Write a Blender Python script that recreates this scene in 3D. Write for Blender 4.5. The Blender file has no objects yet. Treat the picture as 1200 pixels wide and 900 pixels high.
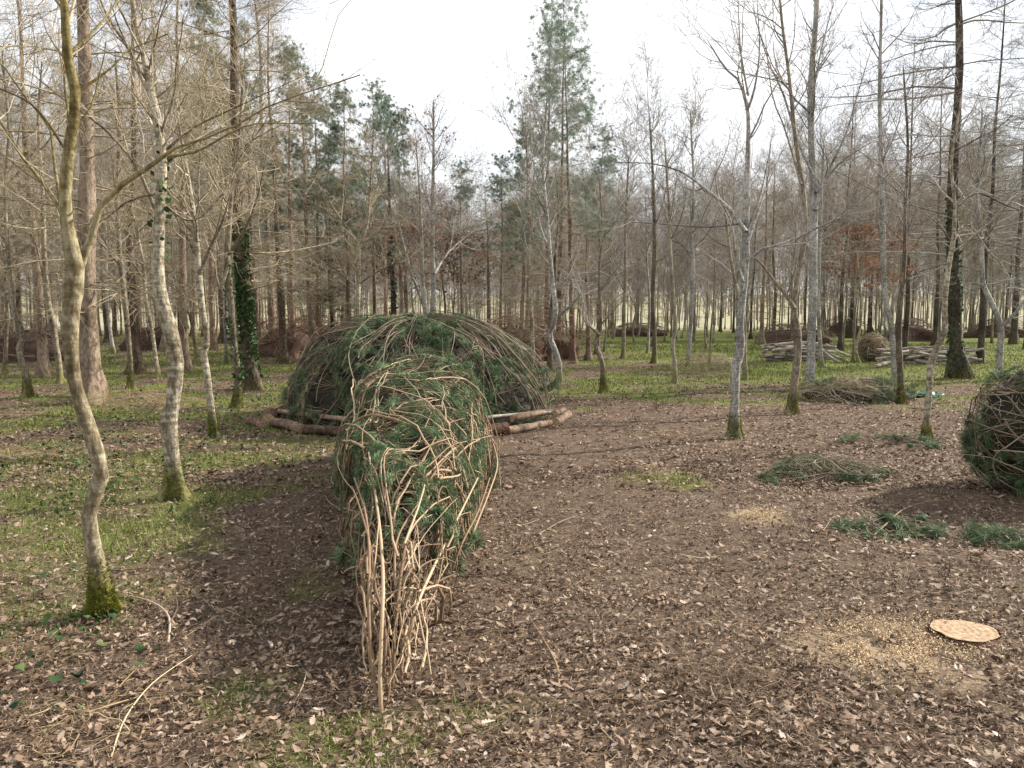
import bpy, math, random
import numpy as np
from mathutils import Vector, Matrix
R_ = math.radians
rng = np.random.default_rng(11)
random.seed(5)
sc = bpy.context.scene
COL = sc.collection

# ------------------------------------------------------------------ camera
F = 933.0; CX = 600.0; CY = 450.0; CAMZ = 1.6
TILT = math.atan(85.0 / F)
cam_d = bpy.data.cameras.new('camera'); cam = bpy.data.objects.new('camera', cam_d); COL.objects.link(cam)
cam_d.sensor_width = 36.0; cam_d.lens = 36.0 * F / 1200.0
cam_d.clip_start = 0.05; cam_d.clip_end = 3000
cam.location = (0, 0, CAMZ); cam.rotation_euler = (math.pi / 2 - TILT, 0, 0)
sc.camera = cam

# ------------------------------------------------------------------ light
SUN_AZ = 66.0      # degrees clockwise from the view direction (+Y)
SUN_EL = 33.0
w = bpy.data.worlds.new('World'); sc.world = w; w.use_nodes = True
nt = w.node_tree; nt.nodes.clear()
def wn(t, **k):
    n = nt.nodes.new(t)
    for a, b in k.items(): setattr(n, a, b)
    return n
sky = wn('ShaderNodeTexSky', sky_type='NISHITA'); sky.sun_disc = False
sky.sun_elevation = R_(SUN_EL); sky.sun_rotation = R_(SUN_AZ); sky.air_density = 1.0; sky.dust_density = 1.5
tc = wn('ShaderNodeTexCoord'); mp = wn('ShaderNodeMapping'); mp.inputs['Scale'].default_value = (1.0, 1.0, 2.2)
nz = wn('ShaderNodeTexNoise'); nz.inputs['Scale'].default_value = 2.3; nz.inputs['Detail'].default_value = 7; nz.inputs['Roughness'].default_value = 0.6
rp = wn('ShaderNodeValToRGB'); rp.color_ramp.elements[0].position = 0.36; rp.color_ramp.elements[1].position = 0.58
rp.color_ramp.elements[0].color = (0.5, 0.5, 0.5, 1)
mx = wn('ShaderNodeMixRGB'); mx.inputs['Color2'].default_value = (7.0, 7.05, 7.2, 1)
bg = wn('ShaderNodeBackground'); bg.inputs['Strength'].default_value = 0.1
out = wn('ShaderNodeOutputWorld')
L = nt.links.new
L(tc.outputs['Generated'], mp.inputs['Vector']); L(mp.outputs[0], nz.inputs['Vector']); L(nz.outputs['Fac'], rp.inputs['Fac'])
L(rp.outputs['Color'], mx.inputs['Fac']); L(sky.outputs['Color'], mx.inputs['Color1']); L(mx.outputs[0], bg.inputs['Color']); L(bg.outputs[0], out.inputs['Surface'])
sd = bpy.data.lights.new('sun', 'SUN'); sd.energy = 5.0; sd.angle = R_(0.6); sd.color = (1.0, 0.93, 0.82)
so = bpy.data.objects.new('sun', sd); COL.objects.link(so)
_s = Vector((math.sin(R_(SUN_AZ)) * math.cos(R_(SUN_EL)), math.cos(R_(SUN_AZ)) * math.cos(R_(SUN_EL)), math.sin(R_(SUN_EL))))
so.rotation_euler = _s.to_track_quat('Z', 'Y').to_euler(); so.location = (20, 10, 20)
vs = sc.view_settings; vs.view_transform = 'Standard'; vs.look = 'None'; vs.gamma = 1.0; vs.exposure = 0.96
sc.render.engine = 'CYCLES'
sc.cycles.max_bounces = 5; sc.cycles.diffuse_bounces = 3; sc.cycles.transparent_max_bounces = 4

# ------------------------------------------------------------------ pixel of the photograph -> place in the wood
ct, st = math.cos(TILT), math.sin(TILT)
def ray(u, v):
    a = (u - CX) / F; b = (CY - v) / F
    return np.array([a, ct + b * st, -st + b * ct])
def P(u, v, d):
    r = ray(u, v); return np.array([0, 0, CAMZ]) + r * (d / r[1])
def G(u, v):
    r = ray(u, v); p = np.array([0, 0, CAMZ]) + r * (CAMZ / -r[2]); return p

def H(x, y):
    x = np.asarray(x, float); y = np.asarray(y, float)
    d = np.hypot(x, y)
    z = 0.018 * np.sin(x * 1.9 + 0.7 * np.sin(y * 1.3)) * np.cos(y * 1.6 + 1.0) + 0.010 * np.sin(x * 4.7 + y * 3.1) * np.sin(y * 5.3 - x)
    z = z + 0.05 * np.sin(x * 0.23 + 1) * np.sin(y * 0.19) * np.clip((d - 8) / 12, 0, 1)
    t = np.clip((d - 85) / 110, 0, 1)
    return z + 5.5 * t * t * (3 - 2 * t) + np.clip(d - 195, 0, None) * 0.004

# ------------------------------------------------------------------ mesh tools
def mk(name, chunks, mats, parent=None, smooth=True):
    """chunks: list of (V (n,3), F (m,k), mat index, v per vertex or None)"""
    Vs, base = [], 0; loops = []; starts = []; tot = []; mi = []; att = []; ls = 0
    for V, Fc, m, a in chunks:
        V = np.asarray(V, np.float32); Fc = np.asarray(Fc, np.int32)
        if len(Fc) == 0: continue
        Vs.append(V); att.append(np.zeros(len(V), np.float32) if a is None else np.asarray(a, np.float32))
        loops.append((Fc + base).ravel()); k = Fc.shape[1]
        starts.append(ls + np.arange(len(Fc)) * k); tot.append(np.full(len(Fc), k)); mi.append(np.full(len(Fc), m))
        ls += Fc.size; base += len(V)
    V = np.concatenate(Vs); Lp = np.concatenate(loops).astype(np.int32); S = np.concatenate(starts).astype(np.int32)
    me = bpy.data.meshes.new(name)
    me.vertices.add(len(V)); me.vertices.foreach_set('co', V.ravel())
    me.loops.add(len(Lp)); me.loops.foreach_set('vertex_index', Lp)
    me.polygons.add(len(S)); me.polygons.foreach_set('loop_start', S)
    try: me.polygons.foreach_set('loop_total', np.concatenate(tot).astype(np.int32))
    except Exception: pass
    me.polygons.foreach_set('material_index', np.concatenate(mi).astype(np.int32))
    me.update(calc_edges=True)
    if smooth: me.shade_smooth()
    at = me.attributes.new('v', 'FLOAT', 'POINT'); at.data.foreach_set('value', np.concatenate(att))
    for m in (mats if isinstance(mats, (list, tuple)) else [mats]): me.materials.append(m)
    o = bpy.data.objects.new(name, me); COL.objects.link(o)
    if parent is not None: o.parent = parent
    return o
def tag(o, label=None, cat=None, group=None, kind=None):
    for k, v in (('label', label), ('category', cat), ('group', group), ('kind', kind)):
        if v: o[k] = v
    return o
def empty(name, loc, label=None, cat=None, group=None):
    o = bpy.data.objects.new(name, None); COL.objects.link(o); o.location = loc; o.empty_display_size = 0.2
    return tag(o, label, cat, group)
def copy_tree(o, parent=None):
    c = o.copy(); COL.objects.link(c)
    if parent is not None: c.parent = parent
    for ch in KIDS.get(o.name, []): copy_tree(ch, c)
    return c
KIDS = {}
def kids_of(o, lst): KIDS[o.name] = lst

def tubes(pts, rad, k=3, mat=0, rot=True):
    """pts (M,n,3), rad (M,n) -> chunk"""
    pts = np.asarray(pts, float); rad = np.asarray(rad, float)
    M, n, _ = pts.shape
    T = np.empty_like(pts); T[:, 1:-1] = pts[:, 2:] - pts[:, :-2]; T[:, 0] = pts[:, 1] - pts[:, 0]; T[:, -1] = pts[:, -1] - pts[:, -2]
    T /= np.linalg.norm(T, axis=2, keepdims=True) + 1e-9
    m = T.mean(axis=1); ref = np.where(np.abs(m[:, 2:3]) > 0.7, np.array([[1.0, 0, 0]]), np.array([[0, 0, 1.0]]))[:, None, :]
    A = np.cross(T, np.broadcast_to(ref, T.shape)); A /= np.linalg.norm(A, axis=2, keepdims=True) + 1e-9
    B = np.cross(T, A)
    ph = (rng.random(M) * 6.28 if rot else np.zeros(M))[:, None, None, None] + (np.arange(k) * 2 * math.pi / k)[None, None, :, None]
    V = pts[:, :, None, :] + rad[:, :, None, None] * (np.cos(ph) * A[:, :, None, :] + np.sin(ph) * B[:, :, None, :])
    idx = np.arange(M * n * k).reshape(M, n, k); nx = np.roll(idx, -1, axis=2)
    Fq = np.stack([idx[:, :-1], idx[:, 1:], nx[:, 1:], nx[:, :-1]], axis=-1).reshape(-1, 4)
    a = np.repeat(rng.random(M), n * k)
    return (V.reshape(-1, 3), Fq, mat, a)

def catmull(c, n):
    """c (m,D) control points -> n samples along"""
    c = np.asarray(c, float); m = len(c)
    if m == 2:
        t = np.linspace(0, 1, n)[:, None]; return c[0] * (1 - t) + c[1] * t
    seg = np.r_[0, np.cumsum(np.linalg.norm(np.diff(c[:, :3], axis=0), axis=1))]
    t = np.linspace(0, seg[-1], n); i = np.clip(np.searchsorted(seg, t, side='right') - 1, 0, m - 2)
    u = ((t - seg[i]) / (seg[i + 1] - seg[i] + 1e-9))[:, None]
    p0 = c[np.clip(i - 1, 0, m - 1)]; p1 = c[i]; p2 = c[i + 1]; p3 = c[np.clip(i + 2, 0, m - 1)]
    return 0.5 * (2 * p1 + (p2 - p0) * u + (2 * p0 - 5 * p1 + 4 * p2 - p3) * u ** 2 + (-p0 + 3 * p1 - 3 * p2 + p3) * u ** 3)

def unit(a): return a / (np.linalg.norm(a, axis=-1, keepdims=True) + 1e-9)

def sprout(par, N, t0, t1, lmin, lmax, ang, up=0.15, wob=0.25, n=5, rr=0.55, rmin=0.0015, planar=0.0, rel=False, taper=0.25, lenpow=0.5):
    """N children growing off a set of polylines par=(pts (M,n,3), rad (M,n)); all at once"""
    pts, rad = par; M, m, _ = pts.shape
    Lp = np.linalg.norm(np.diff(pts, axis=1), axis=2).sum(1)
    pr = Lp ** lenpow if lenpow else np.ones(M)
    i = rng.choice(M, N, p=pr / pr.sum()); t = t0 + (t1 - t0) * rng.random(N)
    f = t * (m - 1); j = np.clip(f.astype(int), 0, m - 2); fr = (f - j)[:, None]
    p = pts[i, j] * (1 - fr) + pts[i, j + 1] * fr; T = unit(pts[i, j + 1] - pts[i, j])
    r0 = (rad[i, j] * (1 - fr[:, 0]) + rad[i, j + 1] * fr[:, 0])
    q = rng.normal(size=(N, 3)); q[:, 2] *= (1 - planar); q -= (q * T).sum(1, keepdims=True) * T; q = unit(q)
    a = R_(1) * (ang[0] + (ang[1] - ang[0]) * rng.random(N))[:, None]
    D = unit(T * np.cos(a) + q * np.sin(a))
    ln = lmin + (lmax - lmin) * rng.random(N) ** 1.3
    if rel: ln = ln * Lp[i] * (1.1 - 0.8 * t)
    out = np.empty((N, n, 3)); out[:, 0] = p; st_ = (ln / (n - 1))[:, None]
    for k in range(1, n):
        D = unit(D + rng.normal(size=(N, 3)) * wob + np.array([0, 0, up]))
        out[:, k] = out[:, k - 1] + D * st_
    r = np.clip(np.minimum(r0 * rr, 0.012 * ln + 0.001), rmin, None)
    R = r[:, None] * np.linspace(1, taper, n)[None, :]
    return out, np.maximum(R, rmin * 0.5)

# ------------------------------------------------------------------ materials
def mat(name, build, rough=0.85, spec=0.25):
    m = bpy.data.materials.new(name); m.use_nodes = True; t = m.node_tree; b = t.nodes['Principled BSDF']
    b.inputs['Roughness'].default_value = rough; b.inputs['Specular IOR Level'].default_value = spec
    def N(ty, **k):
        n = t.nodes.new(ty)
        for a, v in k.items():
            if a.startswith('i_'): n.inputs[a[2:].replace('_', ' ')].default_value = v
            else: setattr(n, a, v)
        return n
    build(N, t.links.new, b); return m
def c4(c): return (c[0], c[1], c[2], 1)
def ramp(N, stops):
    r = N('ShaderNodeValToRGB'); e = r.color_ramp.elements
    e[0].position = stops[0][0]; e[0].color = c4(stops[0][1]); e[1].position = stops[-1][0]; e[1].color = c4(stops[-1][1])
    for p, c in stops[1:-1]:
        x = e.new(p); x.color = c4(c)
    return r
def bark(name, dark, mid, pale, moss=0.0, mossz=0.35, bump=0.5, stretch=(17, 17, 8), band=0.0, algae=0.0):
    def b(N, L, bs):
        tc = N('ShaderNodeTexCoord'); mp = N('ShaderNodeMapping'); mp.inputs['Scale'].default_value = stretch
        n1 = N('ShaderNodeTexNoise', i_Scale=2.0, i_Detail=6.0, i_Roughness=0.65)
        n2 = N('ShaderNodeTexNoise', i_Scale=1.1, i_Detail=3.0)
        L(tc.outputs['Object'], mp.inputs['Vector']); L(mp.outputs[0], n1.inputs['Vector']); L(tc.outputs['Object'], n2.inputs['Vector'])
        mp2 = N('ShaderNodeMapping'); mp2.inputs['Scale'].default_value = (7, 7, 42); n3 = N('ShaderNodeTexNoise', i_Scale=1.0, i_Detail=2.0)
        L(tc.outputs['Object'], mp2.inputs['Vector']); L(mp2.outputs[0], n3.inputs['Vector'])
        r = ramp(N, [(0.3, dark), (0.5, mid), (0.68, pale)])
        mm = N('ShaderNodeMath', operation='MULTIPLY_ADD'); L(n2.outputs['Fac'], mm.inputs[0]); mm.inputs[1].default_value = 0.8; mm.inputs[2].default_value = -0.4
        ad = N('ShaderNodeMath', operation='ADD'); L(n1.outputs['Fac'], ad.inputs[0]); L(mm.outputs[0], ad.inputs[1])
        m3 = N('ShaderNodeMath', operation='MULTIPLY_ADD'); L(n3.outputs['Fac'], m3.inputs[0]); m3.inputs[1].default_value = band; m3.inputs[2].default_value = -band / 2
        a2 = N('ShaderNodeMath', operation='ADD'); L(ad.outputs[0], a2.inputs[0]); L(m3.outputs[0], a2.inputs[1])
        at = N('ShaderNodeAttribute', attribute_name='v'); m4 = N('ShaderNodeMath', operation='MULTIPLY_ADD'); L(at.outputs['Fac'], m4.inputs[0]); m4.inputs[1].default_value = 0.22; m4.inputs[2].default_value = -0.11
        a3 = N('ShaderNodeMath', operation='ADD'); L(a2.outputs[0], a3.inputs[0]); L(m4.outputs[0], a3.inputs[1])
        L(a3.outputs[0], r.inputs['Fac']); col = r.outputs['Color']
        if algae:
            sq = N('ShaderNodeSeparateXYZ'); L(tc.outputs['Object'], sq.inputs[0]); ar = N('ShaderNodeMapRange'); ar.inputs['From Min'].default_value = 1.3; ar.inputs['From Max'].default_value = 2.6; ar.inputs['To Max'].default_value = algae; L(sq.outputs['Z'], ar.inputs['Value'])
            am = N('ShaderNodeMixRGB', blend_type='MULTIPLY'); L(ar.outputs[0], am.inputs['Fac']); L(col, am.inputs['Color1']); am.inputs['Color2'].default_value = (.62, .58, .28, 1); col = am.outputs[0]
        if moss > 0:
            sp = N('ShaderNodeSeparateXYZ'); L(tc.outputs['Object'], sp.inputs[0])
            g = N('ShaderNodeMath', operation='MULTIPLY_ADD'); L(n1.outputs['Fac'], g.inputs[0]); g.inputs[1].default_value = -0.9 * mossz * 2; L(sp.outputs['Z'], g.inputs[2])
            mr = N('ShaderNodeMapRange'); mr.inputs['From Min'].default_value = mossz * 0.15; mr.inputs['From Max'].default_value = -mossz * 0.35; mr.inputs['To Max'].default_value = moss
            L(g.outputs[0], mr.inputs['Value'])
            mcol = ramp(N, [(0.35, (0.045, 0.052, 0.008)), (0.65, (0.19, 0.185, 0.028))]); L(n1.outputs['Fac'], mcol.inputs['Fac'])
            mi = N('ShaderNodeMixRGB'); L(mr.outputs[0], mi.inputs['Fac']); L(col, mi.inputs['Color1']); L(mcol.outputs['Color'], mi.inputs['Color2']); col = mi.outputs[0]
        L(col, bs.inputs['Base Color'])
        bp = N('ShaderNodeBump', i_Strength=bump, i_Distance=0.02); L(a2.outputs[0], bp.inputs['Height']); L(bp.outputs[0], bs.inputs['Normal'])
    return mat(name, b)
def varied(name, stops, rough=0.8, spec=0.2, noise=0.25, scale=30, trans=0.0, sheen=0.0):
    """colour varies piece by piece (attribute v) and finely inside each"""
    def b(N, L, bs):
        at = N('ShaderNodeAttribute', attribute_name='v'); tc = N('ShaderNodeTexCoord'); n = N('ShaderNodeTexNoise', i_Scale=scale, i_Detail=3.0)
        L(tc.outputs['Object'], n.inputs['Vector'])
        m = N('ShaderNodeMath', operation='MULTIPLY_ADD'); L(n.outputs['Fac'], m.inputs[0]); m.inputs[1].default_value = noise * 2; m.inputs[2].default_value = -noise
        a = N('ShaderNodeMath', operation='ADD'); L(m.outputs[0], a.inputs[0]); L(at.outputs['Fac'], a.inputs[1])
        r = ramp(N, stops); L(a.outputs[0], r.inputs['Fac']); L(r.outputs['Color'], bs.inputs['Base Color'])
        if trans:
            tr = N('ShaderNodeBsdfTranslucent'); L(r.outputs['Color'], tr.inputs['Color']); mxs = N('ShaderNodeMixShader'); mxs.inputs[0].default_value = trans
            o = [x for x in bs.id_data.nodes if x.type == 'OUTPUT_MATERIAL'][0]
            L(bs.outputs[0], mxs.inputs[1]); L(tr.outputs[0], mxs.inputs[2]); L(mxs.outputs[0], o.inputs['Surface'])
    return mat(name, b, rough, spec)
M = {}
M['bark_pale'] = bark('pale_bark', (0.075, 0.058, 0.035), (0.20, 0.165, 0.11), (0.44, 0.40, 0.31), moss=0.75, mossz=0.3, band=0.45, bump=0.9)
M['bark_algae'] = bark('algae_green_bark', (0.075, 0.058, 0.03), (0.18, 0.145, 0.085), (0.38, 0.34, 0.245), moss=0.95, mossz=0.3, band=0.35, bump=0.6, algae=.9)
M['bark_grey'] = bark('grey_bark', (0.085, 0.078, 0.068), (0.20, 0.19, 0.17), (0.42, 0.405, 0.37), moss=0.7, mossz=0.3, band=0.4)
M['bark_mid'] = bark('brown_grey_bark', (0.06, 0.048, 0.032), (0.16, 0.13, 0.092), (0.32, 0.28, 0.21), moss=0.65, mossz=0.35, band=0.2)
M['bark_larch'] = bark('larch_bark', (0.05, 0.036, 0.025), (0.14, 0.10, 0.07), (0.28, 0.215, 0.16), moss=0.25, mossz=0.3, bump=1.0, stretch=(14, 14, 5))
M['bark_red'] = bark('red_pine_bark', (0.05, 0.026, 0.02), (0.16, 0.095, 0.07), (0.32, 0.21, 0.165), moss=0.3, mossz=0.3, bump=1.0, stretch=(12, 12, 5))
M['bark_dark'] = bark('dark_bark', (0.02, 0.016, 0.012), (0.06, 0.048, 0.036), (0.14, 0.12, 0.09), moss=0.25, mossz=0.3, bump=0.8)
M['twig_tan'] = varied('tan_twigs', [(0.0, (0.13, 0.10, 0.055)), (0.5, (0.29, 0.235, 0.15)), (1.0, (0.52, 0.45, 0.33))])
M['twig_grey'] = varied('grey_twigs', [(0.0, (0.10, 0.087, 0.075)), (0.5, (0.23, 0.205, 0.18)), (1.0, (0.46, 0.43, 0.39))])
M['twig_brown'] = varied('brown_twigs', [(0.0, (0.12, 0.092, 0.055)), (0.5, (0.27, 0.22, 0.145)), (1.0, (0.48, 0.41, 0.29))])
M['twig_far'] = varied('far_twigs', [(0.0, (0.12, 0.10, 0.082)), (0.5, (0.29, 0.25, 0.21)), (1.0, (0.50, 0.45, 0.39))])
M['needle_blue'] = varied('blue_green_needles', [(0.0, (0.10, 0.145, 0.115)), (0.5, (0.18, 0.245, 0.19)), (1.0, (0.29, 0.36, 0.27))], trans=0.4)
M['needle_green'] = varied('cut_pine_needles', [(0.0, (0.04, 0.064, 0.03)), (0.5, (0.095, 0.15, 0.07)), (1.0, (0.21, 0.28, 0.14))], trans=0.15, rough=0.55)
M['needle_dark'] = varied('dark_needles', [(0.0, (0.008, 0.014, 0.006)), (1.0, (0.03, 0.045, 0.018))])
M['ivy'] = varied('ivy_leaves', [(0.0, (0.015, 0.032, 0.012)), (0.6, (0.04, 0.082, 0.025)), (1.0, (0.10, 0.145, 0.045))], rough=0.65, spec=0.25, trans=0.15)
M['rust_leaf'] = varied('withered_leaves', [(0.0, (0.16, 0.06, 0.03)), (1.0, (0.38, 0.18, 0.10))], trans=0.3)
M['moss'] = varied('moss_fuzz', [(0.0, (0.07, 0.08, 0.01)), (0.5, (0.14, 0.145, 0.02)), (1.0, (0.28, 0.27, 0.05))], trans=0.2)
M['withy'] = varied('peeled_withies', [(0.0, (0.11, 0.068, 0.04)), (0.45, (0.25, 0.165, 0.10)), (1.0, (0.43, 0.33, 0.215))], noise=0.3, scale=14, rough=0.6)
M['dome_stick'] = varied('dark_dome_branches', [(0.0, (0.055, 0.04, 0.028)), (0.5, (0.15, 0.112, 0.08)), (1.0, (0.30, 0.245, 0.175))], noise=0.3, scale=14, rough=0.7)
M['withy_dull'] = varied('weathered_branches', [(0.0, (0.07, 0.05, 0.035)), (0.5, (0.19, 0.145, 0.10)), (1.0, (0.36, 0.30, 0.22))], noise=0.3, scale=14, rough=0.7)
M['brush_red'] = varied('red_brown_brush', [(0.0, (0.09, 0.05, 0.036)), (0.5, (0.22, 0.128, 0.092)), (1.0, (0.40, 0.27, 0.20))])
M['brush_dark'] = varied('dark_brush', [(0.0, (0.06, 0.04, 0.03)), (0.5, (0.14, 0.10, 0.078)), (1.0, (0.29, 0.22, 0.175))])
M['core'] = varied('shaded_brush_core', [(0.0, (0.012, 0.012, 0.007)), (1.0, (0.035, 0.03, 0.018))], noise=0.5, scale=9)  # near-black colour stands in for the shade inside the woven brush
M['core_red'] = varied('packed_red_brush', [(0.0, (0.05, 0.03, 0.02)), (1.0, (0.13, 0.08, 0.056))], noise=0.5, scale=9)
M['pole'] = bark('weathered_poles', (0.12, 0.10, 0.08), (0.30, 0.26, 0.21), (0.52, 0.48, 0.42), stretch=(6, 6, 6))
M['log_red'] = bark('red_log_bark', (0.035, 0.018, 0.013), (0.14, 0.075, 0.052), (0.30, 0.19, 0.14), stretch=(10, 10, 10), bump=1.0)
M['log_smooth'] = bark('smooth_log', (0.05, 0.032, 0.022), (0.14, 0.092, 0.064), (0.30, 0.215, 0.15), stretch=(7, 7, 7), bump=0.4)
def _cut(N, L, bs):
    tc = N('ShaderNodeTexCoord'); wv = N('ShaderNodeTexWave', wave_type='RINGS', rings_direction='Z', i_Scale=9.0, i_Distortion=1.5, i_Detail=3.0)
    n = N('ShaderNodeTexNoise', i_Scale=40.0, i_Detail=4.0); L(tc.outputs['Object'], wv.inputs['Vector']); L(tc.outputs['Object'], n.inputs['Vector'])
    mi = N('ShaderNodeMath', operation='MULTIPLY_ADD'); L(wv.outputs['Fac'], mi.inputs[0]); mi.inputs[1].default_value = 0.14; L(n.outputs['Fac'], mi.inputs[2])
    r = ramp(N, [(0.3, (0.17, 0.105, 0.06)), (0.6, (0.34, 0.235, 0.145)), (0.95, (0.50, 0.39, 0.27))]); L(mi.outputs[0], r.inputs['Fac']); L(r.outputs['Color'], bs.inputs['Base Color'])
    bp = N('ShaderNodeBump', i_Strength=0.4, i_Distance=0.005); L(n.outputs['Fac'], bp.inputs['Height']); L(bp.outputs[0], bs.inputs['Normal'])
M['cut'] = mat('cut_wood', _cut)
M['leaf'] = varied('fallen_leaves', [(0.0, (0.075, 0.045, 0.028)), (0.35, (0.17, 0.112, 0.073)), (0.7, (0.275, 0.20, 0.148)), (0.92, (0.35, 0.265, 0.195)), (1.0, (0.50, 0.42, 0.36))], noise=0.12, scale=60, trans=0.1, rough=0.7)
M['litter'] = varied('twig_litter', [(0.0, (0.07, 0.045, 0.03)), (0.6, (0.22, 0.15, 0.095)), (1.0, (0.42, 0.33, 0.22))])
M['straw'] = varied('dry_stalks', [(0.0, (0.20, 0.14, 0.07)), (0.6, (0.36, 0.27, 0.15)), (1.0, (0.52, 0.42, 0.27))])
M['grass'] = varied('short_grass', [(0.0, (0.06, 0.076, 0.018)), (0.5, (0.145, 0.17, 0.048)), (1.0, (0.29, 0.30, 0.12))], trans=0.2)
M['sawdust'] = varied('sawdust', [(0.0, (0.30, 0.20, 0.11)), (0.5, (0.46, 0.33, 0.19)), (1.0, (0.62, 0.49, 0.31))])
M['teal'] = varied('teal_sheet', [(0.0, (0.01, 0.08, 0.075)), (1.0, (0.02, 0.16, 0.14))], rough=0.4)

# ------------------------------------------------------------------ ground masks
def sm(a, b, x): t = np.clip((x - a) / (b - a), 0, 1); return t * t * (3 - 2 * t)
def vn(x, y, s, seed=0):
    """cheap smooth value noise"""
    x = np.asarray(x) * s + seed * 17.3; y = np.asarray(y) * s - seed * 9.1
    xi = np.floor(x).astype(np.int64); yi = np.floor(y).astype(np.int64); fx = x - xi; fy = y - yi
    fx = fx * fx * (3 - 2 * fx); fy = fy * fy * (3 - 2 * fy)
    def h(a, b):
        n = (a * 374761393 + b * 668265263 + seed * 1442695) & 0x7fffffff; n = ((n ^ (n >> 13)) * 1274126177) & 0x7fffffff
        return ((n ^ (n >> 16)) & 0xffff) / 65535.0
    return (h(xi, yi) * (1 - fx) + h(xi + 1, yi) * fx) * (1 - fy) + (h(xi, yi + 1) * (1 - fx) + h(xi + 1, yi + 1) * fx) * fy
def fbm(x, y, s, seed=0): return (vn(x, y, s, seed) * 0.5 + vn(x, y, s * 2.1, seed + 1) * 0.3 + vn(x, y, s * 4.7, seed + 2) * 0.2)
def pix(x, y):
    """world ground -> photo pixel"""
    zc = y * ct + CAMZ * st; yc = y * st - CAMZ * ct
    return CX + F * x / zc, CY - F * yc / zc
def blob(x, y, cx, cy, rx, ry): return np.clip(1.25 - ((x - cx) / rx) ** 2 - ((y - cy) / ry) ** 2, 0, 1)
def green(x, y):
    x = np.asarray(x, float); y = np.asarray(y, float)
    g = 0.05 + 0 * x
    g = np.maximum(g, (0.36 + .17 * sm(4.5, 6.5, y)) * sm(-1.15, -1.9, x + 0.06 * y) * sm(2.2, 4, y))              # left side of the wood
    g = np.maximum(g, 0.52 * sm(11.5, 15, y) * sm(-30, -2, x))                             # behind the heap
    g = np.maximum(g, 1.0 * sm(15.5, 19, y) * sm(0.22, 0.30, x / (y + .01)) )             # lawn on the right
    g = np.maximum(g, 0.95 * sm(24, 30, y) * sm(0.08, 0.14, x / (y + .01)) )
    g = np.maximum(g, 0.45 * blob(x, y, 0.2, 4.0, 0.35, 0.5)); g = np.maximum(g, 0.5 * blob(x, y, -0.1, 2.6, 1.0, 0.6))
    g = np.maximum(g, 0.45 * blob(x, y, 1.45, 7.4, 0.5, 0.5)); g = np.maximum(g, 0.5 * blob(x, y, -1.2, 3.9, 0.35, 1.0))
    g = np.maximum(g, 0.7 * sm(55, 80, y))
    n = fbm(x, y, 1.1, 3)
    return np.clip(g * 1.12 + (n - 0.53) * 2.6 * np.clip(g * 3, 0, 1), 0, 1)
def trod(x, y):
    """trodden bare soil around the heap and its tail"""
    x = np.asarray(x, float); y = np.asarray(y, float)
    ax = -0.5 - 0.10 * (y - 3.1)
    a = np.exp(-((x - (ax - 0.75)) / 0.55) ** 2) * sm(2.6, 4, y) * sm(11, 9, y)
    b = np.exp(-((x - (ax + 1.7)) / 1.1) ** 2) * sm(3.2, 5.2, y) * sm(13, 10, y)
    return np.clip(a + b, 0, 1)

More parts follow.
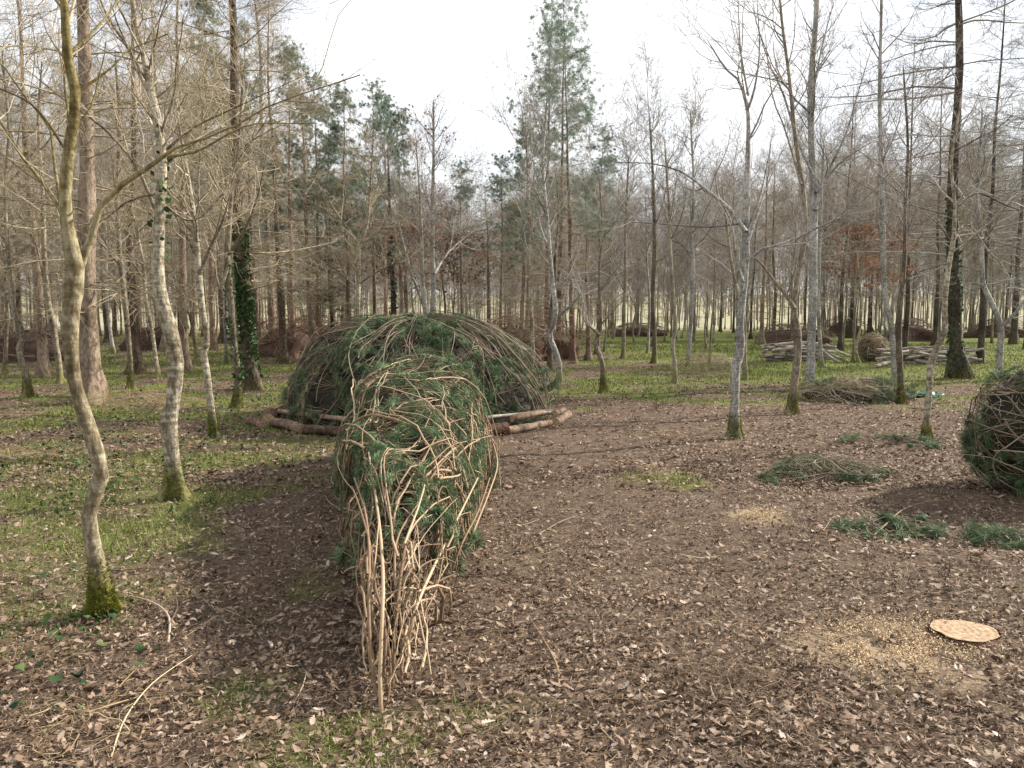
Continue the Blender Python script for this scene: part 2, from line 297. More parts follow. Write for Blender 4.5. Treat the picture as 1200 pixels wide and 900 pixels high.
def dusty(x, y):
    d = 0 * np.asarray(x, float)
    for (u, v, ru, rv, k) in ((1040, 762, 120, 42, .9), (1010, 740, 45, 20, 1.0), (1110, 790, 70, 26, .6), (886, 606, 34, 9, 1.1), (772, 551, 26, 7, .7)):
        g = G(u, v); gx = G(u + ru, v)[0] - g[0]; gy = (G(u, v - rv)[1] - G(u, v + rv)[1]) / 2; d = np.maximum(d, k * np.clip(1.15 - ((x - g[0]) / gx) ** 2 - ((y - g[1]) / gy) ** 2, 0, 1))
    return np.clip(d * (fbm(x, y, 4.5, 20) * 2.8 - .5), 0, 1)
def _ground(N, L, bs):
    tc = N('ShaderNodeTexCoord'); g = N('ShaderNodeAttribute', attribute_name='v')
    n1 = N('ShaderNodeTexNoise', i_Scale=5.0, i_Detail=9.0, i_Roughness=0.72); n2 = N('ShaderNodeTexNoise', i_Scale=46.0, i_Detail=7.0, i_Roughness=0.78)
    n3 = N('ShaderNodeTexVoronoi', i_Scale=16.0)
    for n in (n1, n2, n3): L(tc.outputs['Object'], n.inputs['Vector'])
    soil = ramp(N, [(0.34, (0.055, 0.038, 0.025)), (0.5, (0.125, 0.088, 0.064)), (0.66, (0.25, 0.188, 0.138))])
    ad = N('ShaderNodeMath', operation='MULTIPLY_ADD'); L(n2.outputs['Fac'], ad.inputs[0]); ad.inputs[1].default_value = 0.6
    s2 = N('ShaderNodeMath', operation='MULTIPLY'); L(n1.outputs['Fac'], s2.inputs[0]); s2.inputs[1].default_value = 0.42; L(s2.outputs[0], ad.inputs[2]); L(ad.outputs[0], soil.inputs['Fac'])
    gr = ramp(N, [(0.3, (0.055, 0.066, 0.014)), (0.5, (0.13, 0.155, 0.038)), (0.72, (0.24, 0.265, 0.08))]); L(ad.outputs[0], gr.inputs['Fac'])
    fl = N('ShaderNodeAttribute', attribute_name='far'); field = ramp(N, [(0.35, (0.27, 0.26, 0.16)), (0.65, (0.40, 0.38, 0.25))]); L(n1.outputs['Fac'], field.inputs['Fac'])
    f1 = N('ShaderNodeMath', operation='MULTIPLY_ADD'); L(n2.outputs['Fac'], f1.inputs[0]); f1.inputs[1].default_value = 1.2; L(g.outputs['Fac'], f1.inputs[2])
    mr = N('ShaderNodeMapRange'); mr.inputs['From Min'].default_value = 0.75; mr.inputs['From Max'].default_value = 1.35; L(f1.outputs[0], mr.inputs['Value'])
    m1 = N('ShaderNodeMixRGB'); L(mr.outputs[0], m1.inputs['Fac']); L(soil.outputs['Color'], m1.inputs['Color1']); L(gr.outputs['Color'], m1.inputs['Color2'])
    m2 = N('ShaderNodeMixRGB'); L(fl.outputs['Fac'], m2.inputs['Fac']); L(m1.outputs[0], m2.inputs['Color1']); L(field.outputs['Color'], m2.inputs['Color2'])
    du = N('ShaderNodeAttribute', attribute_name='dust'); dm = N('ShaderNodeMath', operation='MULTIPLY_ADD'); L(n2.outputs['Fac'], dm.inputs[0]); dm.inputs[1].default_value = 2.2; dm.inputs[2].default_value = -.35
    d2 = N('ShaderNodeMath', operation='MULTIPLY', use_clamp=True); L(dm.outputs[0], d2.inputs[0]); L(du.outputs['Fac'], d2.inputs[1])
    m3 = N('ShaderNodeMixRGB'); L(d2.outputs[0], m3.inputs['Fac']); L(m2.outputs[0], m3.inputs['Color1']); m3.inputs['Color2'].default_value = (.55, .43, .28, 1)
    L(m3.outputs[0], bs.inputs['Base Color'])
    bp = N('ShaderNodeBump', i_Strength=1.0, i_Distance=0.05); L(ad.outputs[0], bp.inputs['Height']); L(bp.outputs[0], bs.inputs['Normal'])
M['ground'] = mat('woodland_floor', _ground, 0.95, 0.1)
M['field_edge'] = M['twig_far']

def build_ground():
    th = np.concatenate([np.linspace(-42, 42, 260), np.linspace(50, 310, 40)]); th = np.radians(th)
    rr = np.concatenate([[0.01], np.geomspace(0.8, 60, 250), np.geomspace(64, 1500, 50)])
    T, Rr = np.meshgrid(th, rr); x = Rr * np.sin(T); y = Rr * np.cos(T); z = H(x, y)
    z = z + np.where(Rr < 40, 0.022 * (fbm(x, y, 3.0, 9) - 0.5) + 0.016 * (vn(x, y, 11, 4) - 0.5), 0)
    n, m = T.shape; idx = np.arange(n * m).reshape(n, m); nx = np.roll(idx, -1, axis=1)
    Fq = np.stack([idx[:-1], nx[:-1], nx[1:], idx[1:]], axis=-1).reshape(-1, 4)[:, ::-1]
    V = np.stack([x, y, z], -1).reshape(-1, 3)
    o = mk('ground', [(V, Fq, 0, green(x, y).ravel())], M['ground'])
    a = o.data.attributes.new('far', 'FLOAT', 'POINT'); a.data.foreach_set('value', sm(60, 78, Rr).ravel().astype(np.float32))
    a = o.data.attributes.new('dust', 'FLOAT', 'POINT'); a.data.foreach_set('value', dusty(x, y).ravel().astype(np.float32))
    tag(o, 'brown leaf-strewn woodland floor with patches of grass', kind='structure')
build_ground()

# ------------------------------------------------------------------ scatter on the ground
def spots(n, dmin=2.3, dmax=45, wide=0.72, near=5.0, pw=1.3):
    d = dmin * np.exp(rng.random(n) * math.log(dmax / dmin)); x = (rng.random(n) * 2 - 1) * wide * (d + 0.8)
    k = rng.random(n) < np.minimum(1, (d / near) ** pw); return x[k], d[k]
def basis(n, tilt):
    """random frames: mostly flat"""
    a = rng.random(n) * 6.283; nrm = unit(np.stack([rng.normal(size=n) * tilt, rng.normal(size=n) * tilt, np.ones(n)], -1))
    t = np.stack([np.cos(a), np.sin(a), np.zeros(n)], -1); t = unit(t - (t * nrm).sum(1, keepdims=True) * nrm)
    return t, np.cross(nrm, t), nrm
def leaf_mesh(x, y, size, tilt, prof, zoff=0.012, curl=0.25):
    n = len(x); t, b, nn = basis(n, tilt); p = np.stack([x, y, H(x, y) + zoff + rng.random(n) * 0.02], -1)
    pr = np.asarray(prof, float); k = len(pr)  # outline (along, across)
    s = size * (0.5 + 1.1 * rng.random(n) ** 1.4); cu = rng.normal(size=n) * curl; cl = rng.normal(size=n) * curl * 1.6 + 0.1
    al = pr[:, 0][None] * s[:, None]; ac = pr[:, 1][None] * s[:, None] * (0.8 + 0.4 * rng.random(n))[:, None]
    up = (np.abs(pr[:, 1])[None] * cl[:, None] + (pr[:, 0][None] ** 2) * cu[:, None]) * s[:, None]
    V = p[:, None] + al[..., None] * t[:, None] + ac[..., None] * b[:, None] + up[..., None] * nn[:, None]
    V[..., 2] = np.maximum(V[..., 2], H(V[..., 0], V[..., 1]) + 0.004)
    return V
OAK = [(-1, 0), (-.72, .16), (-.5, .12), (-.3, .42), (-.1, .24), (.12, .46), (.3, .28), (.5, .38), (.75, .24), (1, 0), (.75, -.24), (.5, -.38), (.3, -.28), (.12, -.46), (-.1, -.24), (-.3, -.42), (-.5, -.12), (-.72, -.16)]
# fan around the midrib: tris between midrib points
def litter():
    # near lobed leaves
    x, y = spots(17000, 2.2, 8.0, 0.70, 4.2, 1.0)
    k = rng.random(len(x)) < (1 - .8 * dusty(x, y)) * (1 - 0.45 * green(x, y)) * (1 - 0.42 * trod(x, y)) * (0.35 + 0.9 * fbm(x, y, 1.7, 5)); x, y = x[k], y[k]
    _g = G(1130, 745); k = np.hypot(x - _g[0], y - _g[1]) > .2; x, y = x[k], y[k]
    V = leaf_mesh(x, y, 0.0215, 0.28, OAK, curl=.28)
    n = len(V); k = 18; idx = np.arange(n)[:, None] * k
    q = np.array([[1, 2, 16, 17], [2, 3, 15, 16], [3, 4, 14, 15], [4, 5, 13, 14], [5, 6, 12, 13], [6, 7, 11, 12], [7, 8, 10, 11]])
    tr = np.array([[0, 1, 17], [8, 9, 10]])
    Fq = (idx[:, :, None] + q[None]).reshape(-1, 4); Ft = (idx[:, :, None] + tr[None]).reshape(-1, 3)
    a = np.repeat(rng.random(n) ** 0.9, k)
    x3, y3 = spots(42000, 2.2, 8.0, 0.70, 4.2, 1.0)
    k3 = rng.random(len(x3)) < (1 - .85 * dusty(x3, y3)) * (1 - 0.5 * green(x3, y3)) * (1 - 0.15 * trod(x3, y3)) * (0.35 + 0.9 * fbm(x3, y3, 1.7, 31)); x3, y3 = x3[k3], y3[k3]
    k3 = np.hypot(x3 - _g[0], y3 - _g[1]) > .19; x3, y3 = x3[k3], y3[k3]
    V3 = leaf_mesh(x3, y3, 0.0155, 0.4, [(-1, 0), (-.1, .5), (1, 0), (-.1, -.5), (0.1, 0)], curl=0.6); n3 = len(V3)
    F3 = (np.arange(n3)[:, None, None] * 5 + np.array([[0, 4, 1], [4, 2, 1], [0, 3, 4], [4, 3, 2]])[None]).reshape(-1, 3)
    # far small leaves: folded rhombs
    x2, y2 = spots(115000, 7.0, 48, 0.72, 8, 1.0)
    k2 = rng.random(len(x2)) < (1 - 0.6 * green(x2, y2)) * (1 - 0.6 * trod(x2, y2)) * (0.3 + 0.9 * fbm(x2, y2, 1.2, 5)); x2, y2 = x2[k2], y2[k2]
    V2 = leaf_mesh(x2, y2, 0.027, 0.28, [(-1, 0), (-.1, .5), (1, 0), (-.1, -.5), (0.1, 0)], curl=0.4)
    n2 = len(V2); i2 = np.arange(n2)[:, None] * 5
    F2 = (i2[:, :, None] + np.array([[0, 4, 1], [4, 2, 1], [0, 3, 4], [4, 3, 2]])[None]).reshape(-1, 3)
    V0 = V.reshape(-1, 3)
    o = mk('leaf_litter', [(V0, Fq, 0, a), (V0, Ft, 0, a), (V3.reshape(-1, 3), F3, 0, np.repeat(rng.random(n3) * .85, 5)), (V2.reshape(-1, 3), F2, 0, np.repeat(rng.random(n2) * 0.9, 5))], M['leaf'], smooth=False)
    tag(o, 'dead brown oak leaves strewn over the woodland floor', 'leaf litter', kind='stuff')
    # twigs
    x, y = spots(10000, 2.2, 20, 0.70, 4, 1.0); n = len(x); a = rng.random(n) * 6.283; ln = 0.03 + 0.22 * rng.random(n) ** 2.6
    D = np.stack([np.cos(a), np.sin(a), rng.normal(size=n) * 0.05], -1); pts = np.empty((n, 3, 3)); pts[:, 0] = np.stack([x, y, H(x, y) + 0.012], -1)
    for i in range(1, 3):
        D = unit(D + rng.normal(size=(n, 3)) * np.array([.22, .22, .06])); pts[:, i] = pts[:, i - 1] + D * ln[:, None] / 1.5
    pts[..., 2] = np.maximum(pts[..., 2], H(pts[..., 0], pts[..., 1]) + 0.006)
    r = (0.0008 + 0.0028 * rng.random(n) ** 3)[:, None] * np.array([1, .8, .45])
    tag(mk('twig_litter', [tubes(pts, r, 3)], M['litter']), 'small dead twigs and bark bits scattered over the soil', 'twigs', kind='stuff')
    x, y = spots(150000, 2.2, 11, 0.70, 4.5, 1.0); k = rng.random(len(x)) < .35 + .65 * fbm(x, y, 2.2, 41); x, y = x[k], y[k]; n = len(x); a = rng.random(n) * 6.283; l = (.015 + .05 * rng.random(n))[:, None]; wd = (.0009 + .00012 * y)[:, None]
    p = np.stack([x, y, H(x, y) + .008 + .02 * rng.random(n)], -1); t = np.stack([np.cos(a), np.sin(a), rng.normal(size=n) * .12], -1); sd_ = np.stack([-np.sin(a), np.cos(a), 0 * a], -1) * wd
    V = np.stack([p - sd_, p + sd_, p + t * l], 1)
    tag(mk('needle_litter', [(V.reshape(-1, 3), np.arange(3 * n).reshape(-1, 3), 0, np.repeat(rng.random(n), 3))], M['litter'], smooth=False), 'fine brown needles and stalks matted over the soil', 'needle litter', kind='stuff')
    # grass blades
    x, y = spots(260000, 2.2, 40, 0.72, 6, 1.0); g = green(x, y); k = rng.random(len(x)) < np.clip(g * 1.5 - 0.42 + (fbm(x, y, 2.6, 8) - .5) * 1.3, 0.0, 1) * 0.95; x, y = x[k], y[k]
    n = len(x); h = (0.02 + 0.05 * rng.random(n)) * (1 + 0.03 * y); a = rng.random(n) * 6.28; wd = 0.0022 + 0.0005 * y
    p = np.stack([x, y, H(x, y) - 0.004], -1); t = np.stack([np.cos(a), np.sin(a), 0 * a], -1); ln = unit(np.stack([rng.normal(size=n) * .5, rng.normal(size=n) * .5, np.ones(n)], -1))
    V = np.stack([p - t * wd[:, None], p + t * wd[:, None], p + ln * h[:, None]], 1)
    tag(mk('grass', [(V.reshape(-1, 3), np.arange(3 * n).reshape(-1, 3), 0, np.repeat(rng.random(n), 3))], M['grass'], smooth=False), 'short mossy grass growing in patches between the trees', 'grass', kind='stuff')
    # ivy and bramble leaves on the ground
    x, y = spots(60000, 3, 34, 0.72, 6, 1.0)
    def dens(x, y):
        u, v = pix(x, y)
        e = lambda a, b, ra, rb: np.clip(1.2 - ((u - a) / ra) ** 2 - ((v - b) / rb) ** 2, 0, 1)
        d = np.maximum.reduce([e(300, 470, 90, 35), 0.7 * e(170, 505, 120, 40), 0.6 * e(60, 560, 100, 50), e(760, 452, 110, 14) * .7, 0.3 * e(60, 800, 120, 120), .35 * e(230, 560, 60, 60), .5 * e(960, 465, 120, 15)])
        return np.clip(d, 0, 1) * np.clip(fbm(x, y, 1.8, 12) * 2.4 - 0.75, 0, 1)
    k = rng.random(len(x)) < dens(x, y); x, y = x[k], y[k]
    V = leaf_mesh(x, y, 0.023, 0.6, [(-.6, 0), (-.9, .5), (-.2, .85), (.1, .45), (1, 0), (.1, -.45), (-.2, -.85), (-.9, -.5)], 0.03, 0.5); n = len(V); i = np.arange(n)[:, None] * 8
    tag(mk('ground_ivy', [(V.reshape(-1, 3), (i[:, :, None] + np.array([[0, 3, 2], [0, 2, 1], [0, 4, 3], [0, 5, 4], [0, 6, 5], [0, 7, 6]])[None]).reshape(-1, 3), 0, np.repeat(rng.random(n), 8))], M['ivy'], smooth=False),
        'low dark green ivy leaves creeping over the ground', 'ivy', kind='stuff')
    # sawdust
    def dust(u, v, ru, rv, n, lab):
        uu = u + rng.normal(size=n) * ru * .5; vv = v + rng.normal(size=n) * rv * .5; q = np.array([G(a, b) for a, b in zip(uu, vv)])
        k = fbm(q[:, 0], q[:, 1], 3.5, 20) > 0.42; q = q[k]
        V = leaf_mesh(q[:, 0], q[:, 1], 0.005, 0.6, [(-1, 0), (0, .5), (1, 0), (0, -.5)], 0.014, 0.3); n = len(V); i = np.arange(n)[:, None] * 4
        tag(mk('sawdust', [(V.reshape(-1, 3), (i[:, :, None] + np.array([[0, 1, 2, 3]])[None]).reshape(-1, 4), 0, np.repeat(rng.random(n), 4))], M['sawdust'], smooth=False), lab, 'sawdust', kind='stuff')
    dust(1050, 762, 120, 38, 10000, 'pale yellow sawdust scattered around the sawn stump')
    dust(886, 606, 34, 9, 2600, 'small heap of pale sawdust on bare soil left of the cut pine boughs')
    dust(772, 551, 22, 6, 700, 'faint spot of pale sawdust near the middle of the clearing')
litter()

# ------------------------------------------------------------------ trees
def trunk_chunk(ctrl, n=26, k=10, flare=True, bumps=0.06, matn=0):
    """ctrl: rows x,y,z,r"""
    c = catmull(ctrl, n); r = c[:, 3].copy(); s = np.linspace(0, 1, n)
    r *= 1 + bumps * rng.normal(size=n) * (1 - 0.4 * s)
    if flare: r *= 1 + 0.6 * np.exp(-np.arange(n) * (np.linalg.norm(c[-1, :3] - c[0, :3]) / n) / 0.16)
    r = np.maximum(r, 0.002)
    V, Fq, m, a = tubes(c[None, :, :3], r[None], k, matn, rot=True)
    V = V + rng.normal(size=V.shape) * r.repeat(k)[:, None] * 0.04
    if flare:
        Vr = V.reshape(n, k, 3); cc = c[:, None, :3]; an = np.arange(k) * 2 * math.pi / k; hgt_ = np.maximum(c[:, 2] - c[0, 2], 0)[:, None, None]
        lob = 1 + (.42 * np.sin(an * 3 + rng.random() * 6) + .25 * np.sin(an * 2 + 1))[None, :, None] * np.exp(-hgt_ / .13); V = (cc + (Vr - cc) * lob).reshape(-1, 3)
    return (V, Fq, m, a), (c[None, :, :3], r[None])

def resample(sets, n=16):
    P_, R__ = [], []
    for p, r in sets:
        for i in range(len(p)):
            c = catmull(np.c_[p[i], r[i]], n); P_.append(c[:, :3]); R__.append(c[:, 3])
    return np.array(P_), np.array(R__)

def tufts(pos, dr, nn, ln, wd, spread=0.9, mat=0):
    """needle tufts: nn needles each, thin triangles"""
    m = len(pos); D = unit(dr[:, None, :] + rng.normal(size=(m, nn, 3)) * spread * 0.6)
    base = pos[:, None, :] + D * 0.004 + rng.normal(size=(m, nn, 3)) * ln * 0.10
    side = unit(np.cross(D, rng.normal(size=(m, nn, 3)))) * wd; l = ln * (0.6 + 0.5 * rng.random((m, nn, 1)))
    mid = base + D * l * .55; tip = base + D * l; tip[..., 2] -= ln * 0.12
    V = np.stack([base - side * .6, mid - side, tip, mid + side], 2).reshape(-1, 3)
    Fq = np.arange(len(V)).reshape(-1, 4); v = np.repeat(np.clip(rng.random(m)[:, None] * .7 + rng.random((m, nn)) * .3, 0, 1).ravel(), 4)
    return (V, Fq, mat, v)

def leaves_on(pos, size, mat=0, drop=0.0):
    m = len(pos); t = unit(rng.normal(size=(m, 3))); b = unit(np.cross(t, rng.normal(size=(m, 3)))); s = size * (.6 + .8 * rng.random(m))[:, None]
    V = np.stack([pos - t * s, pos + b * s * .7, pos + t * s, pos - b * s * .7], 1).reshape(-1, 3)
    return (V, np.arange(4 * m).reshape(-1, 4), mat, np.repeat(rng.random(m), 4))

def finish_tree(root, tr_chunk, limb_sets, twig_chunks, bmat, tmat, limb_each, twigname='twigs'):
    kids = [mk('trunk', [tr_chunk], bmat, root)]
    if limb_each:
        for p, r in limb_sets:
            for i in range(len(p)): kids.append(mk('limb', [tubes(p[i:i + 1], r[i:i + 1], 6)], bmat, root))
    t = mk(twigname, twig_chunks, tmat, root); kids.append(t)
    kids_of(root, kids); return kids

def proto_bare(label, hgt, r0, bmat, tmat, seed_lean=0.1, fork=None, first=1.8, dens=1.0, group=None, cat='bare tree', rust=False, lean=None):
    """a slim leafless broadleaf"""
    n = 9; z = np.linspace(0, 1, n); kx = np.cumsum(rng.normal(size=n) * 0.075) * hgt / 8 * .9; ky = np.cumsum(rng.normal(size=n) * 0.075) * hgt / 8 * .9
    kx -= kx[0]; ky -= ky[0]
    r0 *= .74; ctrl = np.c_[kx, ky, z * hgt, r0 * (1 - 0.93 * z ** 0.6)]
    root = empty('bare_tree', (0, 0, 0)); ch, ts = trunk_chunk(ctrl, 22, 8)
    f = first / hgt
    A = sprout(ts, int(19 * dens), f, 0.93, 0.9, 2.8, (25, 60), up=0.16, wob=0.13, n=7, rr=0.5, rmin=0.005, lenpow=0)
    Bc = sprout(A, int(150 * dens), 0.2, 0.97, 0.45, 1.25, (25, 60), up=0.10, wob=0.16, n=5, rr=0.6, rmin=0.003)
    B2 = sprout(ts, int(52 * dens), max(0.2, f - .05), .95, 0.4, 1.4, (30, 75), up=0.12, wob=0.16, n=5, rr=0.3, rmin=0.003)
    Cc = sprout(Bc, int(1150 * dens), 0.15, 1.0, 0.18, 0.6, (25, 65), up=0.06, wob=0.2, n=3, rr=0.7, rmin=0.0048)
    C2 = sprout(B2, int(480 * dens), 0.15, 1.0, 0.18, 0.5, (25, 65), up=0.06, wob=0.2, n=4, rr=0.7, rmin=0.0048)
    Dc = sprout(Cc, int(2300 * dens), 0.2, 1.0, 0.12, 0.34, (25, 65), up=0.03, wob=0.2, n=3, rr=0.8, rmin=0.0042)
    chunks = [tubes(*A, 5), tubes(*Bc, 4), tubes(*B2, 3), tubes(*Cc, 3), tubes(*C2, 3), tubes(*Dc, 3)]
    kids = [mk('trunk', [ch], bmat, root), mk('branches', chunks, tmat, root)]
    if rust:
        pos = Cc[0].reshape(-1, 3); pos = pos[(pos[:, 2] > 1.8) & (pos[:, 2] < 5.2)]; pos = pos[rng.random(len(pos)) < .8]
        kids.append(tag(mk('withered_leaves', [leaves_on(pos, 0.05)], M['rust_leaf'], root), kind='stuff'))
    kids_of(root, kids); return root

def proto_conifer(hgt, r0, bmat, tmat, nb=95, first=1.8, spread=2.4, dens=1.0, needles=None, nfrom=0.55, ntuft=1500, droop=-0.03, name='larch_tree', nlen=0.12, conic=0.8, ndens=14):
    n = 8; z = np.linspace(0, 1, n); kx = np.cumsum(rng.normal(size=n) * 0.05); ky = np.cumsum(rng.normal(size=n) * 0.05); kx -= kx[0]; ky -= ky[0]
    ctrl = np.c_[kx, ky, z * hgt, r0 * (1 - 0.95 * z ** .75)]
    root = empty(name, (0, 0, 0)); ch, ts = trunk_chunk(ctrl, 20, 9)
    # whorled branches
    zz = np.sort(first + (hgt - first) * rng.random(nb) ** 1.05); zz = np.round(zz / 0.38) * 0.38 + rng.normal(size=nb) * .05
    zz = np.clip(zz, first * .8, hgt * .985); rel = zz / hgt
    px = np.interp(zz, ts[0][0, :, 2], ts[0][0, :, 0]); py = np.interp(zz, ts[0][0, :, 2], ts[0][0, :, 1])
    a = rng.random(nb) * 6.283; el = 0.12 + 0.9 * rel ** 3 + rng.normal(size=nb) * .1
    D = np.stack([np.cos(a) * np.cos(el), np.sin(a) * np.cos(el), np.sin(el)], -1)
    ln = (spread * np.clip(1 - rel, 0, 1) ** conic * (0.55 + 0.55 * rng.random(nb)) + 0.35) * np.where(rel < .35, .55 + .45 * rel / .35, 1)
    pts = np.empty((nb, 7, 3)); pts[:, 0] = np.stack([px, py, zz], -1)
    for i in range(1, 7):
        D = unit(D + rng.normal(size=(nb, 3)) * .09 + np.array([0, 0, droop + 0.045 * (i > 3)])); pts[:, i] = pts[:, i - 1] + D * (ln / 6)[:, None]
    rad = np.clip(ln * 0.0085, 0.006, 0.022)[:, None] * np.linspace(1, .25, 7)
    A = (pts, rad)
    Bc = sprout(A, int(nb * 17 * dens), 0.12, 1.0, 0.2, 0.8, (35, 75), up=0.0, wob=0.17, n=4, rr=0.55, rmin=0.004, planar=0.7)
    Cc = sprout(Bc, int(nb * 46 * dens), 0.15, 1.0, 0.12, 0.36, (30, 75), up=0.0, wob=0.2, n=3, rr=0.7, rmin=0.0034, planar=0.3)
    kids = [mk('trunk', [ch], bmat, root), mk('branches', [tubes(*A, 4), tubes(*Bc, 3), tubes(*Cc, 3)], tmat, root)]
    if needles:
        ok = Bc[0][:, 0, 2] > hgt * nfrom; q = Bc[0][ok]
        if len(q):
            i = rng.choice(len(q), ntuft); j = rng.integers(1, 4, ntuft); pos = q[i, j]; dr = unit(q[i, j] - q[i, j - 1] + np.array([0, 0, .01]))
            kids.append(tag(mk('needles', [tufts(pos, dr, ndens, nlen, nlen * .045)], needles, root), kind='stuff'))
    kids_of(root, kids); return root

def ivy_on(root, ts, z0, z1, n, mat_=None, size=0.05, out=1.25):
    pts, rad = ts; t = rng.random(n) * (z1 - z0) + z0
    c = np.stack([np.interp(t, pts[0, :, 2], pts[0, :, k]) for k in range(3)], -1); r = np.interp(t, pts[0, :, 2], rad[0])
    a = rng.random(n) * 6.283; wv = 0.6 + 0.4 * np.sin(t * 3.1 + a * 1.0); k = rng.random(n) < wv
    o = np.stack([np.cos(a), np.sin(a), 0 * a], -1) * (r * out + rng.random(n) * .03)[:, None]
    pos = (c + o)[k]; return tag(mk('ivy', [leaves_on(pos, size)], mat_ or M['ivy'], root), kind='stuff')
def moss_on(root, ts, h, n=2600, ln=0.016):
    pts, rad = ts; t = np.abs(rng.normal(size=n)) * h * .62
    c = np.stack([np.interp(t, pts[0, :, 2], pts[0, :, k]) for k in range(3)], -1); r = np.interp(t, pts[0, :, 2], rad[0])
    a = rng.random(n) * 6.283; D = unit(np.stack([np.cos(a), np.sin(a), .35 + rng.normal(size=n) * .4], -1)); pos = c + np.stack([np.cos(a), np.sin(a), 0 * a], -1) * (r * 1.0)[:, None]
    s = unit(np.cross(D, rng.normal(size=(n, 3)))) * ln * .3; l = ln * (.5 + rng.random((n, 1)) * 1.1)
    V = np.stack([pos - s, pos + s, pos + D * l], 1).reshape(-1, 3)
    v = fbm(a * 1.0, t * 12, 1.0, 3)
    return tag(mk('moss', [(V, np.arange(3 * n).reshape(-1, 3), 0, np.repeat(v, 3))], M['moss'], root, smooth=False), kind='stuff')

def hero(label, trunk, stems=(), bm='bark_pale', tm='twig_tan', moss=0.0, twig=1.0, group=None, auto=6, name='bare_tree', first=0.35, ivy=None, ext=None, cat='bare tree', up=0.1, rust=0, sub=1.0, d=None, tl=1.0):
    """trunk and stems traced as (u, v, width px); the tree stands where its foot meets the ground"""
    if d is None: g = G(trunk[0][0], trunk[0][1]); d = g[1]
    else: trunk = [(trunk[0][0], CY - F * math.tan(math.atan(CAMZ / -d) + TILT), trunk[0][2])] + list(trunk[1:]); g = P(trunk[0][0], trunk[0][1], d)
    z0 = float(H(g[0], d)) - 0.02
    def conv(path, drift):
        o = []
        for (u, v, wpx) in path:
            p0 = P(u, v, d); p = P(u, v, d + drift * max(0, p0[2] - base_z))
            o.append([p[0] - g[0], p[1] - d, p[2], wpx * .74 / 2 / F * d / ct])
        o = np.array(o); e = o[-1] + (o[-1] - o[-2]) * .35; e[2] = o[-1][2] + abs(e[2] - o[-1][2]); e[3] = .003
        return np.vstack([o, e])
    base_z = 0.0
    root = empty(name, (g[0], d, z0), label, cat, group)
    tr = conv(trunk, rng.normal() * .05); tr[:, 2] -= min(0.0, tr[0, 2]); tr[0, 2] = 0.0
    L_tr = np.linalg.norm(np.diff(tr[:, :3], axis=0), axis=1).sum()
    ch, ts = trunk_chunk(tr, 34, 12, bumps=0.035)
    if bm != 'bark_mid': ch = (ch[0], ch[1], ch[2], np.full(len(ch[0]), .72 if bm != 'bark_dark' else .3))
    kids = [mk('trunk', [ch], M[bm], root)]
    limbs = []
    for s in stems:
        base_z = P(s[0][0], s[0][1], d)[2]; c = conv(s, rng.normal() * .35); c = catmull(c, 12); c[:, 3] = np.maximum(c[:, 3] * np.linspace(1, .5, 12), 0.003)
        kids.append(mk('limb', [tubes(c[None, :, :3], c[None, :, 3], 7)], M[bm], root)); limbs.append((c[None, :, :3], c[None, :, 3]))
    if auto:
        a = sprout(ts, auto, first, 0.97, 0.7 * tl, 2.0 * tl, (30, 62), up=up + .05, wob=0.12, n=8, rr=0.42, rmin=0.005, lenpow=0)
        for i in range(auto): kids.append(mk('limb', [tubes(a[0][i:i + 1], a[1][i:i + 1], 5)], M[bm], root))
        limbs.append(a)
    allp = resample(limbs + [(ts[0][:, int(34 * first):], ts[1][:, int(34 * first):])], 14)
    tot = np.linalg.norm(np.diff(allp[0], axis=1), axis=2).sum()
    nb = int(tot * 5.4 * twig)
    Bc = sprout(allp, nb, 0.12, 0.98, 0.35 * tl, 1.3 * tl, (28, 65), up=up, wob=0.17, n=6, rr=0.5, rmin=0.003, lenpow=1)
    Cc = sprout(Bc, int(nb * 5.5 * sub), 0.15, 1.0, 0.15, 0.6, (25, 65), up=up * .6, wob=0.2, n=4, rr=0.65, rmin=max(.0018, .00022 * d))
    Dc = sprout(Cc, int(nb * 8 * sub), 0.2, 1.0, 0.07, 0.28, (25, 65), up=up * .3, wob=0.22, n=3, rr=0.8, rmin=max(.0014, .00018 * d))
    kids.append(tag(mk('twigs', [tubes(*Bc, 4), tubes(*Cc, 3), tubes(*Dc, 3)], M[tm], root), kind='stuff'))
    if moss: kids.append(moss_on(root, ts, moss))
    if ivy: kids.append(ivy_on(root, ts, ivy[0], ivy[1], ivy[2], size=ivy[3] if len(ivy) > 3 else 0.04))
    if rust:
        pos = Cc[0].reshape(-1, 3); pos = pos[rng.random(len(pos)) < rust]; kids.append(tag(mk('withered_leaves', [leaves_on(pos, 0.04)], M['rust_leaf'], root), kind='stuff'))
    HERO_XY.append((g[0], d)); kids_of(root, kids)
    return root, ts
HERO_XY = []

